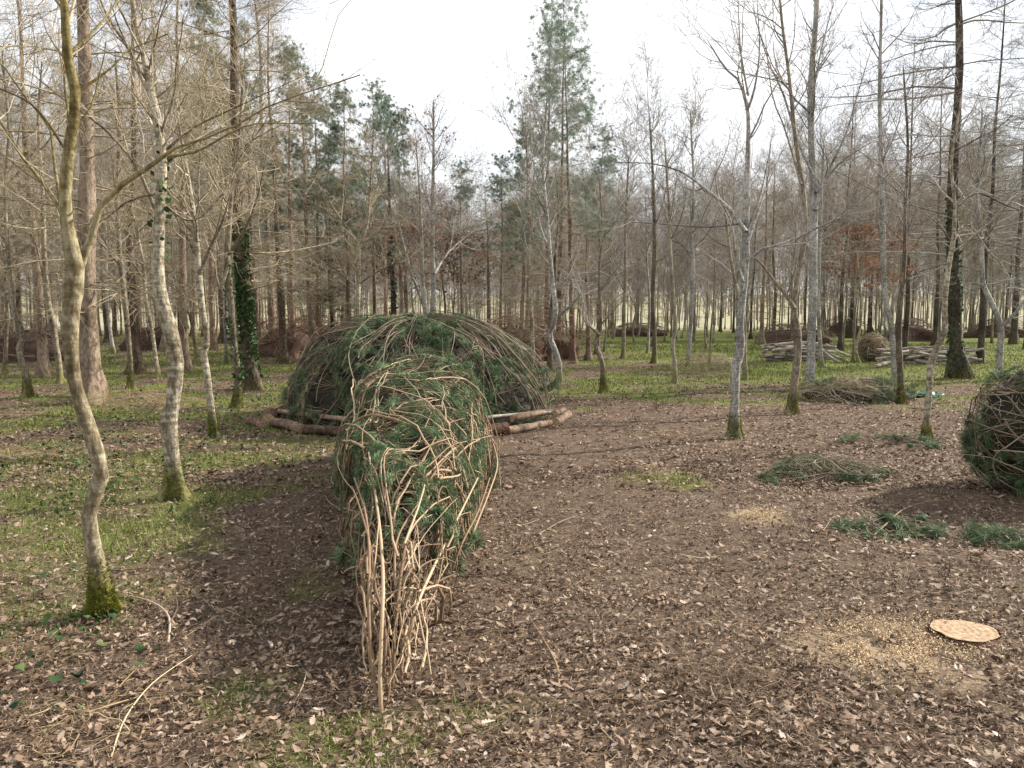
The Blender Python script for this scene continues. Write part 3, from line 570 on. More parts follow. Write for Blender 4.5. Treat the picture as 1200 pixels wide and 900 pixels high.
# --- foreground, left
hero('crooked pale tree with mossy foot nearest the camera, forked at head height',
     [(121, 722, 32), (118, 684, 27), (110, 640, 24), (104, 600, 23), (112, 570, 23), (119, 548, 22), (108, 510, 22), (95, 470, 21), (85, 430, 20), (82, 380, 24), (86, 330, 26), (88, 306, 25), (80, 270, 19), (76, 220, 17), (82, 160, 16), (89, 112, 14), (79, 60, 12), (75, 0, 11), (68, -90, 9), (74, -200, 5)],
     [[(92, 312, 15), (103, 292, 13), (110, 255, 11), (122, 232, 11), (150, 206, 10), (190, 181, 9), (212, 165, 6), (262, 150, 5), (318, 118, 4), (395, 92, 2.5)],
      [(196, 178, 6), (232, 172, 4.5), (290, 142, 3.5), (350, 140, 2)],
      [(73, 246, 7), (52, 212, 7), (25, 178, 6), (0, 138, 5), (-30, 90, 4)],
      [(72, 240, 6), (63, 185, 5), (58, 145, 5), (30, 110, 4), (0, 68, 4), (-30, 40, 3)],
      [(76, 170, 5), (40, 120, 4), (-10, 95, 3)], [(88, 105, 6), (130, 75, 4), (150, 55, 3), (185, 40, 2)],
      [(78, 60, 6), (120, 20, 4), (160, -40, 3)]],
     bm='bark_algae', moss=0.20, auto=5, first=0.62, twig=1.0, sub=.75, tl=.6)
hero('pale knobbly tree with ivy sprigs and mossy foot, second nearest on the left',
     [(205, 586, 27), (203, 545, 22), (200, 515, 23), (197, 495, 26), (204, 460, 22), (206, 425, 25), (201, 395, 25), (192, 360, 21), (186, 330, 18), (186, 280, 17), (188, 230, 16), (190, 185, 14), (184, 140, 14), (176, 104, 13), (170, 70, 9), (160, 30, 8), (153, -20, 7), (150, -110, 5), (160, -200, 3)],
     [[(175, 104, 9), (165, 90, 8), (150, 55, 7), (128, 22, 6), (110, -20, 4)],
      [(184, 250, 6), (160, 195, 5), (122, 150, 5), (78, 118, 4), (30, 80, 3)],
      [(190, 180, 6), (225, 150, 4), (270, 128, 3), (330, 100, 2)],
      [(187, 235, 5), (225, 258, 4), (262, 225, 3), (275, 200, 2)], [(186, 225, 5), (150, 235, 4), (110, 262, 3), (60, 250, 2)]],
     moss=0.22, auto=9, first=0.42, twig=1.0, ivy=(2.0, 3.1, 80, 0.028), sub=.75, tl=.7)
hero('slender white-barked tree with mossy foot right of the knobbly tree',
     [(251, 512, 13), (248, 480, 10), (243, 440, 10), (238, 408, 11), (243, 400, 10), (238, 365, 9), (233, 322, 10), (229, 270, 8), (222, 215, 6), (212, 160, 5), (205, 110, 4), (200, 60, 3)],
     [[(234, 320, 7), (246, 290, 6), (262, 255, 5), (272, 215, 3)], [(231, 300, 5), (205, 250, 4), (190, 210, 3)]], moss=0.28, auto=7, first=0.45, twig=0.9)
hero('slim ivy-flecked tree close in front of the thick ivy-clad trunk',
     [(277, 478, 14), (279, 440, 11), (274, 400, 11), (270, 350, 11), (266, 300, 10), (268, 270, 8), (272, 220, 6), (280, 160, 5), (284, 100, 4)],
     [[(267, 310, 5), (258, 338, 4), (252, 320, 4), (256, 295, 4), (246, 262, 3), (222, 215, 2)], [(268, 296, 7), (285, 270, 5), (300, 235, 4), (310, 190, 3)]], bm='bark_mid', moss=0.4, auto=7, first=0.5, ivy=(0.4, 2.4, 500, 0.028))
hero('thin bent tree with mossy foot near the left edge of the photo',
     [(33, 466, 13), (30, 436, 9), (22, 410, 9), (27, 392, 9), (18, 368, 7), (12, 330, 7), (8, 280, 6), (6, 220, 5), (10, 150, 4), (4, 80, 3)], [], bm='bark_mid', moss=0.35, auto=8, twig=.9)
hero('slim grey tree left of the crooked foreground tree, before the dark brush bank',
     [(71, 450, 9), (68, 420, 8), (62, 380, 8), (56, 350, 8), (52, 300, 7), (50, 230, 6), (45, 150, 5), (48, 90, 3)], [[(52, 330, 4), (40, 280, 3), (20, 250, 2)]], bm='bark_mid', auto=8)
hero('short thin tree at the left edge before the brush bank', [(6, 443, 9), (7, 410, 6), (8, 360, 5), (5, 300, 4), (0, 230, 3)], [], bm='bark_mid', auto=6)
hero('slim greenish tree halfway between the two pale foreground trees', [(152, 456, 8), (153, 430, 7), (150, 390, 8), (145, 340, 8), (140, 290, 7), (137, 220, 5), (140, 150, 4), (136, 80, 3)], [], bm='bark_mid', moss=.5, auto=8)
hero('thin pale leaning tree just left of the knobbly tree', [(186, 446, 7), (182, 415, 6), (177, 380, 6), (171, 350, 6), (168, 310, 5), (160, 270, 4), (150, 220, 3)], [[(170, 330, 3), (150, 300, 3), (130, 280, 2)]], auto=7)
hero('pair-stemmed slim tree behind the gap between the left pale trees', [(231, 426, 7), (228, 400, 6), (224, 360, 6), (220, 320, 6), (216, 260, 5), (214, 190, 4)], [[(229, 410, 5), (222, 370, 4), (205, 330, 4), (200, 270, 3)]], bm='bark_mid', auto=7)

# --- centre
hero('pale forked tree standing behind the left shoulder of the brushwood dome', [(420, 385, 7), (420, 350, 6), (421, 310, 6), (421, 288, 6), (430, 262, 5), (433, 230, 4), (436, 190, 3)],
     [[(421, 288, 4), (408, 268, 4), (395, 250, 3), (380, 225, 2)], [(420, 340, 4), (400, 322, 3), (370, 310, 3), (355, 296, 2)], [(422, 332, 3), (440, 320, 3), (470, 305, 2)], [(423, 285, 3), (445, 270, 3), (465, 250, 2)]], auto=6, twig=1.4, d=21)
hero('dark grey tree with three stems rising behind the crest of the dome', [(502, 384, 12), (508, 350, 9), (507, 300, 7), (507, 240, 6), (508, 180, 4), (508, 130, 3)],
     [[(500, 374, 9), (495, 330, 8), (494, 280, 7), (492, 230, 5), (488, 170, 3)], [(497, 358, 6), (486, 330, 5), (478, 305, 4), (470, 270, 3)], [(509, 320, 5), (525, 295, 4), (548, 275, 3), (565, 262, 2)]], bm='bark_grey', tm='twig_far', auto=7, twig=1.6, rust=.06, d=23)
hero('ivy-wrapped dark trunk behind the dome, left of the three-stemmed tree', [(461, 382, 10), (461, 350, 8), (459, 310, 7), (457, 250, 5), (455, 190, 3)], [], bm='bark_dark', tm='twig_far', auto=8, twig=1.3, ivy=(.3, 4.5, 600, .045), d=26)
hero('slender pale tree at the right shoulder of the dome', [(628, 434, 8), (625, 410, 6), (623, 375, 6), (621, 330, 6), (621, 280, 5), (619, 220, 4), (617, 160, 3)], [], auto=9, twig=1.2, tm='twig_grey')
hero('elbow-bent grey tree right of the dome with a broken stub at its bend', [(655, 446, 9), (655, 425, 9), (650, 408, 9), (644, 392, 8), (648, 382, 8), (651, 362, 9), (648, 335, 7), (645, 300, 6), (641, 250, 5), (636, 190, 4), (640, 130, 3)],
     [[(644, 395, 8), (642, 388, 7), (641, 384, 6)], [(650, 372, 5), (668, 358, 4), (685, 338, 4), (706, 310, 3), (728, 285, 2)], [(648, 338, 5), (665, 325, 4), (688, 318, 3), (700, 322, 2)], [(642, 255, 4), (625, 215, 3), (612, 190, 2)]], bm='bark_grey', tm='twig_grey', auto=6, twig=1.3)
hero('small kinked tree with mossy foot standing alone right of the dome', [(707, 461, 10), (707, 440, 7), (706, 425, 7), (700, 408, 7), (697, 398, 6), (703, 388, 6), (704, 360, 5), (702, 320, 4), (706, 270, 3), (703, 220, 2)],
     [[(703, 391, 4), (692, 382, 4), (684, 372, 3), (684, 350, 2)], [(703, 380, 3), (716, 366, 2.5), (730, 350, 2)]], bm='bark_mid', tm='twig_grey', moss=.45, auto=5, twig=1.2)
hero('slim dark tree just right of the kinked tree, in short grass', [(730, 419, 7), (731, 395, 6), (731, 370, 6), (733, 320, 5), (733, 260, 4), (736, 200, 3)], [[(732, 340, 3), (722, 320, 2), (714, 300, 2)]], bm='bark_mid', tm='twig_grey', auto=8, twig=1.3)
hero('upright grey-brown tree with mossy foot in mid clearing', [(767, 424, 8), (767, 395, 7), (765, 350, 7), (767, 300, 7), (767, 260, 6), (765, 200, 4), (762, 150, 3)], [[(767, 305, 4), (778, 300, 3), (795, 290, 2)]], bm='bark_mid', tm='twig_grey', auto=8, twig=1.4)
hero('wavy dark slim tree between the mid clearing and the twiggy brush', [(791, 449, 7), (791, 425, 6), (788, 405, 6), (791, 380, 6), (789, 340, 5), (786, 300, 5), (784, 240, 4), (780, 180, 3)], [], bm='bark_mid', tm='twig_grey', auto=8, twig=1.2)
hero('slim tree with pale lit edge just left of the twiggy brush', [(807, 427, 7), (808, 400, 6), (811, 350, 7), (812, 300, 6), (810, 280, 6), (813, 220, 4), (810, 150, 3)], [[(811, 300, 4), (800, 285, 3), (788, 280, 2)]], bm='bark_grey', tm='twig_grey', auto=8, twig=1.3)
hero('thin tree set back right of the upright grey-brown tree', [(759, 413, 5), (760, 390, 4), (761, 350, 4), (758, 300, 3), (757, 240, 2)], [], bm='bark_grey', tm='twig_grey', auto=6, twig=1.2)

# --- right
hero('silver-barked tree with bright mossy foot, foremost on the right side of the clearing',
     [(861, 516, 18), (861, 485, 13), (862, 455, 13), (862, 430, 15), (868, 408, 14), (867, 380, 13), (871, 340, 12), (874, 300, 12), (874, 260, 11), (876, 200, 9), (877, 160, 7), (876, 128, 6), (866, 95, 4), (850, 80, 3), (834, 55, 2)],
     [[(874, 272, 8), (856, 246, 7), (835, 228, 6), (800, 202, 4), (765, 192, 3), (720, 190, 2)],
      [(875, 305, 6), (893, 292, 5), (925, 283, 4), (955, 268, 4), (1000, 245, 3), (1050, 195, 2)],
      [(871, 330, 5), (862, 300, 4), (858, 265, 4), (848, 240, 3)], [(876, 285, 5), (886, 255, 5), (900, 215, 4), (915, 180, 2)],
      [(876, 128, 5), (884, 105, 4), (890, 60, 3), (888, 10, 2)], [(877, 112, 4), (868, 60, 3), (865, 0, 2)], [(866, 262, 4), (830, 266, 3), (770, 262, 2.5), (705, 258, 2)]],
     bm='bark_grey', tm='twig_grey', moss=.30, auto=4, first=.5, twig=.75)
hero('thin stem close behind the silver-barked tree', [(873, 444, 7), (873, 415, 6), (872, 370, 5), (862, 330, 5), (855, 290, 4), (848, 230, 3)], [], bm='bark_mid', tm='twig_grey', auto=6)
hero('leaning thick-footed tree that forks at eye level, right of the silver-barked tree',
     [(928, 486, 14), (930, 455, 12), (934, 425, 12), (935, 395, 13), (931, 372, 12), (931, 352, 9), (937, 310, 8), (944, 270, 7), (941, 220, 7), (932, 160, 6), (925, 90, 5), (916, 20, 4), (910, -60, 3)],
     [[(931, 360, 8), (920, 342, 7), (906, 326, 6), (890, 305, 5), (878, 298, 3)], [(939, 215, 4), (920, 150, 3), (905, 110, 3), (897, 40, 2)]], bm='bark_mid', tm='twig_grey', moss=.35, auto=5, first=.5, twig=.8)
hero('straight blue-grey tree standing before the stacked poles', [(948, 456, 17), (950, 430, 14), (951, 390, 13), (953, 340, 13), (953, 280, 13), (954, 230, 11), (951, 170, 10), (950, 100, 9), (954, 50, 8), (957, -10, 7), (952, -100, 4)],
     [[(955, 245, 6), (968, 205, 5), (990, 160, 4), (1005, 110, 3), (1020, 60, 2)], [(953, 205, 5), (935, 165, 4), (918, 110, 4), (900, 70, 3), (885, 20, 2)], [(956, 225, 5), (985, 190, 4), (1015, 170, 3)], [(951, 120, 4), (962, 60, 3), (975, 10, 2)]],
     bm='bark_grey', tm='twig_grey', auto=6, first=.45, twig=.8)
hero('white-edged thin tree just right of the straight blue-grey tree', [(962, 430, 8), (961, 400, 6), (959, 360, 6), (960, 310, 5), (962, 250, 4), (965, 180, 3)], [], bm='bark_grey', tm='twig_grey', auto=8)
hero('slender bowed sapling with rusty leaves left of the woven ball', [(1006, 426, 4), (1003, 405, 4), (1008, 385, 3.5), (1009, 350, 3.5), (1005, 310, 3), (1007, 270, 2)], [], bm='bark_pale', tm='twig_grey', auto=7, rust=.10, twig=1.2)
hero('left stem of the twin trees in front of the woven ball', [(1049, 452, 10), (1048, 425, 9), (1046, 400, 9), (1044, 375, 9), (1037, 345, 8), (1035, 290, 8), (1034, 250, 8), (1032, 170, 6), (1031, 100, 5), (1033, 0, 4), (1034, -80, 3)],
     [[(1035, 290, 4), (1028, 250, 3), (1030, 200, 2)], [(1044, 360, 4), (1060, 320, 3), (1065, 270, 3), (1078, 230, 2)]], bm='bark_grey', tm='twig_grey', auto=7, first=.4, twig=.9)
hero('right stem of the twin trees in front of the woven ball, mossy at the foot', [(1056, 474, 11), (1056, 450, 9), (1054, 420, 9), (1053, 390, 9), (1055, 360, 8), (1060, 300, 6), (1061, 240, 5), (1064, 170, 4), (1060, 100, 3)],
     [[(1056, 340, 4), (1070, 315, 3), (1080, 330, 2)]], bm='bark_mid', tm='twig_grey', moss=.3, auto=7, first=.4, twig=.9)
hero('tan bent sapling with mossy foot left of the big green woven sphere', [(1086, 517, 12), (1086, 490, 10), (1089, 455, 10), (1091, 425, 10), (1100, 402, 10), (1107, 388, 9), (1107, 355, 8), (1112, 310, 7), (1117, 280, 7), (1119, 240, 5), (1115, 190, 4), (1124, 130, 3)],
     [[(1118, 280, 5), (1135, 262, 4), (1165, 300, 3), (1200, 312, 2)], [(1117, 285, 4), (1100, 262, 3), (1085, 250, 2)], [(1119, 245, 4), (1145, 225, 4), (1180, 240, 3), (1215, 250, 2)]], bm='bark_pale', tm='twig_grey', moss=.14, auto=5, first=.5, twig=.8)
hero('forked grey tree rising behind the big green woven sphere', [(1170, 447, 11), (1171, 420, 10), (1173, 395, 10), (1171, 375, 9), (1160, 350, 8), (1152, 330, 7), (1150, 280, 6), (1146, 220, 5), (1150, 150, 3)],
     [[(1173, 382, 7), (1190, 366, 6), (1205, 345, 5), (1225, 320, 4)]], bm='bark_grey', tm='twig_grey', auto=6, first=.45, twig=.9)

# --- protos for the rest
def thick_trunk(o, k):
    for c in COL.objects:
        if c.parent is o and c.name.startswith('trunk'): c.scale = (k, k, 1)
def trunk_line(o):
    t = [c for c in COL.objects if c.parent is o and c.name.startswith('trunk')][0]; co = np.empty(len(t.data.vertices) * 3, np.float32); t.data.vertices.foreach_get('co', co)
    V = co.reshape(20, 9, 3) * np.array([t.scale[0], t.scale[1], 1]); c = V.mean(1); return c[None], np.linalg.norm(V - c[:, None], axis=2).mean(1)[None]
def put(root, x, y, rz=0, s=1.0, label=None, group=None, cat=None, used=set(), lean=0, leandir=0, sz=None):
    if root.name in used: o = copy_tree(root)
    else: o = root; used.add(root.name)
    o.location = (x, y, float(H(x, y)) - 0.03); o.rotation_euler = (lean * math.cos(leandir), lean * math.sin(leandir), rz); o.scale = (s, s, (sz or s))
    for k, v in (('label', label), ('group', group), ('category', cat)):
        if v: o[k] = v
        elif k in o and k == 'group': del o[k]
    return o
larch = [proto_conifer(14.0, 0.115, M['bark_larch'], M['twig_brown'], nb=105, first=1.6, spread=2.5, dens=1.0),
         proto_conifer(13.0, 0.11, M['bark_larch'], M['twig_brown'], nb=95, spread=2.8, first=1.8, dens=1.0)]
larch_grey = proto_conifer(13.5, 0.12, M['bark_dark'], M['twig_grey'], nb=72, spread=3.2, first=1.9, dens=0.85)
pines = [proto_conifer(12.0, 0.15, M['bark_red'], M['twig_far'], nb=70, spread=2.0, first=2.4, dens=.7, needles=M['needle_blue'], nfrom=.42, ntuft=2600, name='pine_tree', nlen=.16),
         proto_conifer(12.5, 0.14, M['bark_larch'], M['twig_far'], nb=64, spread=1.8, first=2.6, dens=.7, needles=M['needle_blue'], nfrom=.5, ntuft=1900, name='pine_tree', nlen=.15)]
tallpine = proto_conifer(15.5, 0.15, M['bark_red'], M['twig_far'], nb=84, spread=3.0, first=2.6, dens=.7, needles=M['needle_blue'], nfrom=.40, ntuft=1000, name='pine_tree', nlen=.22, conic=.55)
spruce = proto_conifer(6.5, 0.12, M['bark_dark'], M['twig_brown'], nb=60, spread=1.6, first=1.6, dens=.8, needles=M['needle_dark'], nfrom=.2, ntuft=2600, name='yew_tree', nlen=.09)

def at(u, v): g = G(u, v); HERO_XY.append((g[0], g[1])); return g[0], g[1]
LARCH_T = [  # u, v, proto, scale, rz, label
    (108, 472, 0, 1.12, 0.4, 'thick red-brown larch trunk right behind the crooked foreground tree'),
    (294, 456, 1, 1.06, 2.0, 'thick larch trunk sleeved in dark ivy, left of the brushwood dome'),
    (320, 412, 0, 1.15, 4.0, 'stout larch rising out of the left red-brown brush pile'),
    (127, 402, 1, 1.1, 1.0, 'dark larch trunk in the gap right of the crooked foreground tree'),
    (110, 398, 0, 1.05, 3.0, 'dark larch trunk close behind the red-brown one'),
    (22, 400, 1, 1.15, 5.2, 'larch standing in the brush bank at the left edge'),
    (196, 412, 0, 1.2, 2.6, 'larch half hidden behind the knobbly pale tree'),
    (262, 402, 1, 1.15, .3, 'larch just left of the ivy-clad trunk, farther back'),
    (240, 395, 0, 1.2, 1.7, 'far larch between the slender white-barked tree and the ivy-flecked one'),
    (60, 392, 1, 1.2, 3.6, 'far larch behind the brush bank on the left'),
]
for (u, v, p, s, rz, lab) in LARCH_T:
    x, y = at(u, v); o = put(larch[p], x, y, rz, s, lab, None, 'larch'); thick_trunk(o, 1.5 if 'thick' in lab or 'stout' in lab else 1.2)
    if 'ivy' in lab and 'sleeved' in lab:
        ts = trunk_line(o); iv = ivy_on(o, ts, 0.25, 3.3, 5200, size=0.034, out=1.02)
for (u, v, s, rz, lab) in [(1122, 444, 1.25, 3.6, 'massive dark larch with ivy on its trunk before the right pole stack'), (1187, 404, 1.2, 2.2, 'thick dark larch at the right edge behind the pole stack'),
                           (1020, 392, 1.1, 4.0, 'dark trunk straight behind the woven ball'), (996, 396, 1.05, 1.2, 'dark trunk left of the woven ball, beyond the sapling')]:
    x, y = at(u, v); big = 'massive' in lab; o = put(larch_grey, x, y, rz, s, lab, None, 'larch', lean=.10 if big else 0, leandir=math.pi / 2)
    thick_trunk(o, 1.15)
    if 'massive' in lab: ivy_on(o, trunk_line(o), 0.1, 3.4, 1000, size=.033, out=1.0)
def skyline(u):
    return float(np.interp(u, [-100, 300, 345, 400, 450, 500, 545, 575, 620, 690, 730, 800, 860, 920, 1300], [20, 50, 90, 115, 135, 160, 200, 205, 175, 170, 190, 185, 150, 100, 50]))
def by_top(proto, ph, u, d, top, rz, lab, cat, group=None, fat=.85):
    p = P(u, 400, d); h = CAMZ + (P(u, top, d)[2] - CAMZ); sc_ = h / ph; HERO_XY.append((p[0], d))
    return put(proto, p[0], d, rz, fat * (.5 + .5 * sc_), lab, group, cat, sz=sc_)
for (u, d, top, p, rz, lab) in [(671, 25, 30, 0, 0, 'tall pink-barked pine with sparse top right of the dome'), (655, 30, -20, 0, 2, 'tall pine close behind the pink-barked pine'), (640, 34, 0, 0, 4.4, 'tallest pine of the middle group, set farthest back')]:
    by_top(tallpine, 15.5, u, d, top, rz, lab, 'pine')
for (u, v, p, s, rz, lab) in [(892, 404, larch[0], .72, 1, 'red-brown trunk left of the stacked poles'), (905, 400, larch[1], .74, 3, 'reddish trunk close behind the left end of the stacked poles')]:
    x, y = at(u, v); put(p, x, y, rz, s, lab, None, 'larch')
for (u, d, top, p, rz, lab) in [(345, 27, 60, 0, 0, 'blue-green pine over the left brush piles'), (374, 30, 90, 1, 1, 'pine whose spiky top stands left of the pale gap in the sky'), (405, 27, 110, 0, 2, 'pine behind the dark evergreen'), (438, 29, 98, 1, 3, 'pine just left of the ivy-wrapped dark trunk'),
                              (472, 31, 135, 0, 4, 'pine behind the three-stemmed tree'), (300, 30, 30, 1, 5, 'blue-green pine behind the ivy-clad larch'), (588, 33, 185, 1, 0.5, 'pine left of the tall middle pines'), (616, 28, 150, 0, 1.5, 'pine close left of the tall middle pines'), (700, 30, 150, 1, 2.5, 'pine close right of the tall middle pines'),
                              (455, 36, 120, 0, 5.5, 'farthest pine above the left shoulder of the dome'), (540, 34, 190, 1, 3.3, 'low pine right of the three-stemmed tree'), (250, 33, 0, 0, .7, 'tall pine behind the slender white-barked tree'), (390, 36, 120, 1, 4.1, 'thin pine beyond the dark evergreen')]:
    by_top(pines[p], [12.0, 12.5][p], u, d, top, rz, lab, 'pine')
for (u, d, top, p, rz, lab) in [(215, 21, -120, 0, 1.1, 'straight brown larch rising high behind the slender white-barked tree'), (332, 24, -20, 1, 2.2, 'brown larch whose twigs reach into the pale sky gap'), (365, 26, 60, 0, 3.1, 'brown larch behind the left brush piles'), (160, 20, -150, 1, .2, 'tall larch between the two pale foreground trees'), (50, 19, -150, 0, 4.4, 'tall larch left of the crooked foreground tree'),
                              (-30, 16, -200, 1, 5.0, 'larch just cut off by the left edge'), (412, 25, 200, 1, 1.9, 'short brown larch behind the pale forked tree'), (575, 27, 215, 0, 2.9, 'short brown larch above the broad brush pile'), (645, 22, 190, 1, 5.5, 'bushy brown larch wrapped round the feet of the tall pines'), (610, 26, 200, 0, .9, 'bushy larch left of the elbow-bent tree'), (690, 27, 195, 0, 3.9, 'bushy larch right of the elbow-bent tree')]:
    by_top(larch[p], [14., 13.][p], u, d, top, rz, lab, 'larch', fat=.85)
for (u, d, top, rz, lab) in [(1060, 28, 40, 1.3, 'grey larch behind the twin trees'), (1150, 24, -60, 2.9, 'grey larch over the right pole stack'), (1215, 19, -150, 4.9, 'grey larch just cut off by the right edge'), (985, 32, 90, 3.3, 'grey larch beyond the left pole stack'), (1095, 33, 60, 0.6, 'grey larch behind the massive dark larch')]:
    by_top(larch_grey, 13.5, u, d, top, rz, lab, 'larch')
x, y = at(390, 414); put(spruce, x, y, 0, .9, 'low dark evergreen with a drooping black-green skirt left of the dome', None, 'yew')

bares = [proto_bare('', 8.6, 0.075, M['bark_mid'], M['twig_far']), proto_bare('', 9.2, 0.085, M['bark_grey'], M['twig_far'], first=2.1), proto_bare('', 8.0, 0.065, M['bark_pale'], M['twig_far'], first=1.7),
         proto_bare('', 9.0, 0.08, M['bark_mid'], M['twig_far'], first=1.9, dens=1.25), proto_bare('', 8.4, 0.07, M['bark_grey'], M['twig_tan'], first=1.9), proto_bare('', 7.2, 0.06, M['bark_mid'], M['twig_far'], first=1.8, rust=True)]
for (u, d, top, rz, lab) in [(1000, 25, 200, 0, 'small rust-leaved tree above the gap left of the woven ball'), (1028, 27, 215, 2, 'small rust-leaved tree above the woven ball'), (478, 26, 200, 1, 'small rust-leaved tree left of the three-stemmed tree'), (530, 27, 215, 4, 'small rust-leaved tree right of the three-stemmed tree')]:
    by_top(bares[5], 7.2, u, d, top, rz, lab, 'bare tree', fat=1.1)
# the planted wood behind: loose rows
KINDS_ = [('slim brown-barked leafless tree', 8.6), ('slim grey-barked leafless tree', 9.2), ('thin pale-barked leafless tree', 8.0), ('bushy brown-barked leafless tree', 9.0), ('grey leafless tree with tan twigs', 8.4), ('small tree with a few rusty leaves', 7.2)]
def far_wood():
    pos = list(HERO_XY); n = 0; nl = 0; tries = 0; near = []
    while n < 385 and tries < 60000:
        tries += 1
        d = 17 + (76 - 17) * rng.random() ** 0.75; x = (rng.random() * 2 - 1) * 0.74 * d
        x = round(x / 2.0) * 2.0 + rng.normal() * .35; y = round(d / 2.0) * 2.0 + rng.normal() * .35; u, v = pix(x, y)
        if not (-60 < u < 1260): continue
        if v > 430 or (300 < u < 680 and v > 409) or (835 < u < 1180 and v > 405): continue
        if (v > 402 and rng.random() < .6): continue
        if min((x - a) ** 2 + (y - b) ** 2 for a, b in pos) < 1.3 ** 2: continue
        pos.append((x, y))
        rz = rng.random() * 6.28; le = abs(rng.normal()) * .03; ld = rng.random() * 6.28
        zone = 'left' if u < 340 else ('middle' if u < 840 else 'right'); top = skyline(u) + (32 if 380 < u < 880 else 10) + 70 * rng.random() ** 1.5
        hh = min(P(u, top, y)[2], {'left': 11.5, 'middle': 9.0, 'right': 10.0}[zone]); hh = max(hh, 4.5)
        r = rng.random()
        if zone == 'left' and r < .28:
            i = int(rng.random() * 2); k = hh / [14., 13.][i]; o_ = put(larch[i], x, y, rz, .32 + .5 * k, 'brown twiggy larch deep in the dense left part of the wood', 'larches deep in the left part of the wood', 'larch', lean=le * .4, leandir=ld, sz=k)
        elif zone == 'right' and r < .18:
            k = hh / 13.5; o_ = put(larch_grey, x, y, rz, .32 + .5 * k, 'grey larch deep in the right part of the wood', 'larches deep in the right part of the wood', 'larch', lean=le * .4, leandir=ld, sz=k)
        elif zone == 'middle' and r < .08:
            i = int(rng.random() * 2); k = .85 * hh / [14., 13.][i]; o_ = put(larch[i], x, y, rz, .32 + .5 * k, 'brown twiggy larch in the middle of the far wood', 'larches in the middle of the far wood', 'larch', lean=le * .4, leandir=ld, sz=k)
        else:
            i = int(rng.random() * 5) if rng.random() < .95 else 5; k = hh / KINDS_[i][1]
            o_ = put(bares[i], x, y, rz, .35 + .65 * k, KINDS_[i][0] + ' in the far rows, ' + zone + ' part of the wood', 'far rows of ' + KINDS_[i][0].replace('tree', 'trees') + ', ' + zone + ' part', 'bare tree', lean=le, leandir=ld, sz=k)
        n += 1; near.append((y, u, o_))
    marks = [(84, 'the crooked foreground tree'), (197, 'the knobbly pale tree'), (240, 'the slender white-barked tree'), (288, 'the ivy-clad larch'), (421, 'the pale forked tree'), (505, 'the three-stemmed tree'), (624, 'the slender tree at the shoulder of the dome'), (650, 'the elbow-bent tree'), (704, 'the kinked tree'), (731, 'the slim dark tree by the kinked one'), (767, 'the upright grey-brown tree'), (790, 'the wavy dark tree'), (866, 'the silver-barked tree'),
             (932, 'the leaning fork-trunked tree'), (952, 'the straight blue-grey tree'), (1046, 'the twin trees'), (1095, 'the tan bent sapling'), (1120, 'the massive dark larch'), (1162, 'the forked grey tree by the sphere')]
    taken = set()
    for y, u, o in sorted(near, key=lambda a: a[0]):
        if y > 44: break
        du, nm = min(((u - a, b) for a, b in marks), key=lambda q: abs(q[0]))
        if abs(du) > 45: continue
        side = 'close left of' if -22 < du < -7 else 'some way left of' if du <= -22 else 'close right of' if 7 < du < 22 else 'some way right of' if du >= 22 else 'straight behind'
        kd = 'larch' if o.name.startswith('larch') else o['label'].split(' in the')[0].replace(' leafless', ''); key = (kd, side, nm)
        if key in taken: continue
        taken.add(key); o['label'] = ' '.join((kd + ' seen ' + side + ' ' + nm).split()[:16])
    print('far trees', n, tries)
far_wood()

def distant():
    """a wood on the rise beyond the field: reads as one mass"""
    n = 1100; a = np.radians(-40 + 80 * rng.random(n)); d = 80 + 60 * rng.random(n) ** 1.2; x = d * np.sin(a); y = d * np.cos(a); z = H(x, y)
    h = 5 + 3.5 * rng.random(n)
    pts = np.stack([np.stack([x + rng.normal(size=n) * .3 * t, y, z + h * t], -1) for t in np.linspace(0, 1, 5)], 1); rad = (0.05 + .06 * rng.random(n))[:, None] * np.linspace(1, .2, 5)
    A = (pts, rad); B = sprout(A, 6500, .2, 1, .8, 2.6, (30, 70), n=3, rmin=.018); C = sprout(B, 9000, .2, 1, .5, 1.7, (30, 70), n=2, rmin=.014)
    tag(mk('distant_wood', [tubes(*A, 4), tubes(*B, 3), tubes(*C, 3)], M['twig_far']), 'hazy leafless wood on the rise beyond the pale field', 'wood', kind='stuff')
distant()

# ------------------------------------------------------------------ brushwood dome and its tail
DC = np.array([-1.39, 12.0]); DR = 1.93; DH = 1.41
def dome_pt(th, s, off=0.0):
    s = np.clip(s, 0, 1.6); off = off + .07 * np.sin(th * 5 + 1) * np.sin(s * 7 + th * 2) + .04 * np.sin(th * 11 + s * 13); c = np.cos(s * math.pi / 2); r = (DR + off) * np.sign(c) * np.abs(c) ** 0.8; z = (DH + off) * np.sin(s * math.pi / 2) ** .85
    return np.stack([DC[0] + r * np.cos(th), DC[1] + r * np.sin(th), z], -1)
TD = np.array([3.0, 3.3, 3.7, 4.4, 5.4, 6.4, 7.4, 8.3, 9.0])
TX = np.array([-.50, -.505, -.54, -.61, -.72, -.82, -.90, -.96, -1.0])
TW = np.array([.03, .05, .08, .17, .34, .51, .63, .60, .34])     # half widths
TH = np.array([.16, .28, .40, .56, .75, .91, 1.05, 1.03, .75])
def tail_pt(d, a, off=0.0):
    d = np.clip(d, 3.02, 9.0); off = off + .035 * np.sin(d * 6 + a * 2) + .03 * np.sin(a * 9 + d * 3.3); cx = np.interp(d, TD, TX); w_ = np.interp(d, TD, TW) + off; h_ = np.interp(d, TD, TH) + off
    s = np.sin(a * math.pi / 2); c = np.cos(a * math.pi / 2)
    return np.stack([cx + w_ * np.sign(s) * np.abs(s) ** .75, d, h_ * np.abs(c) ** .75], -1)
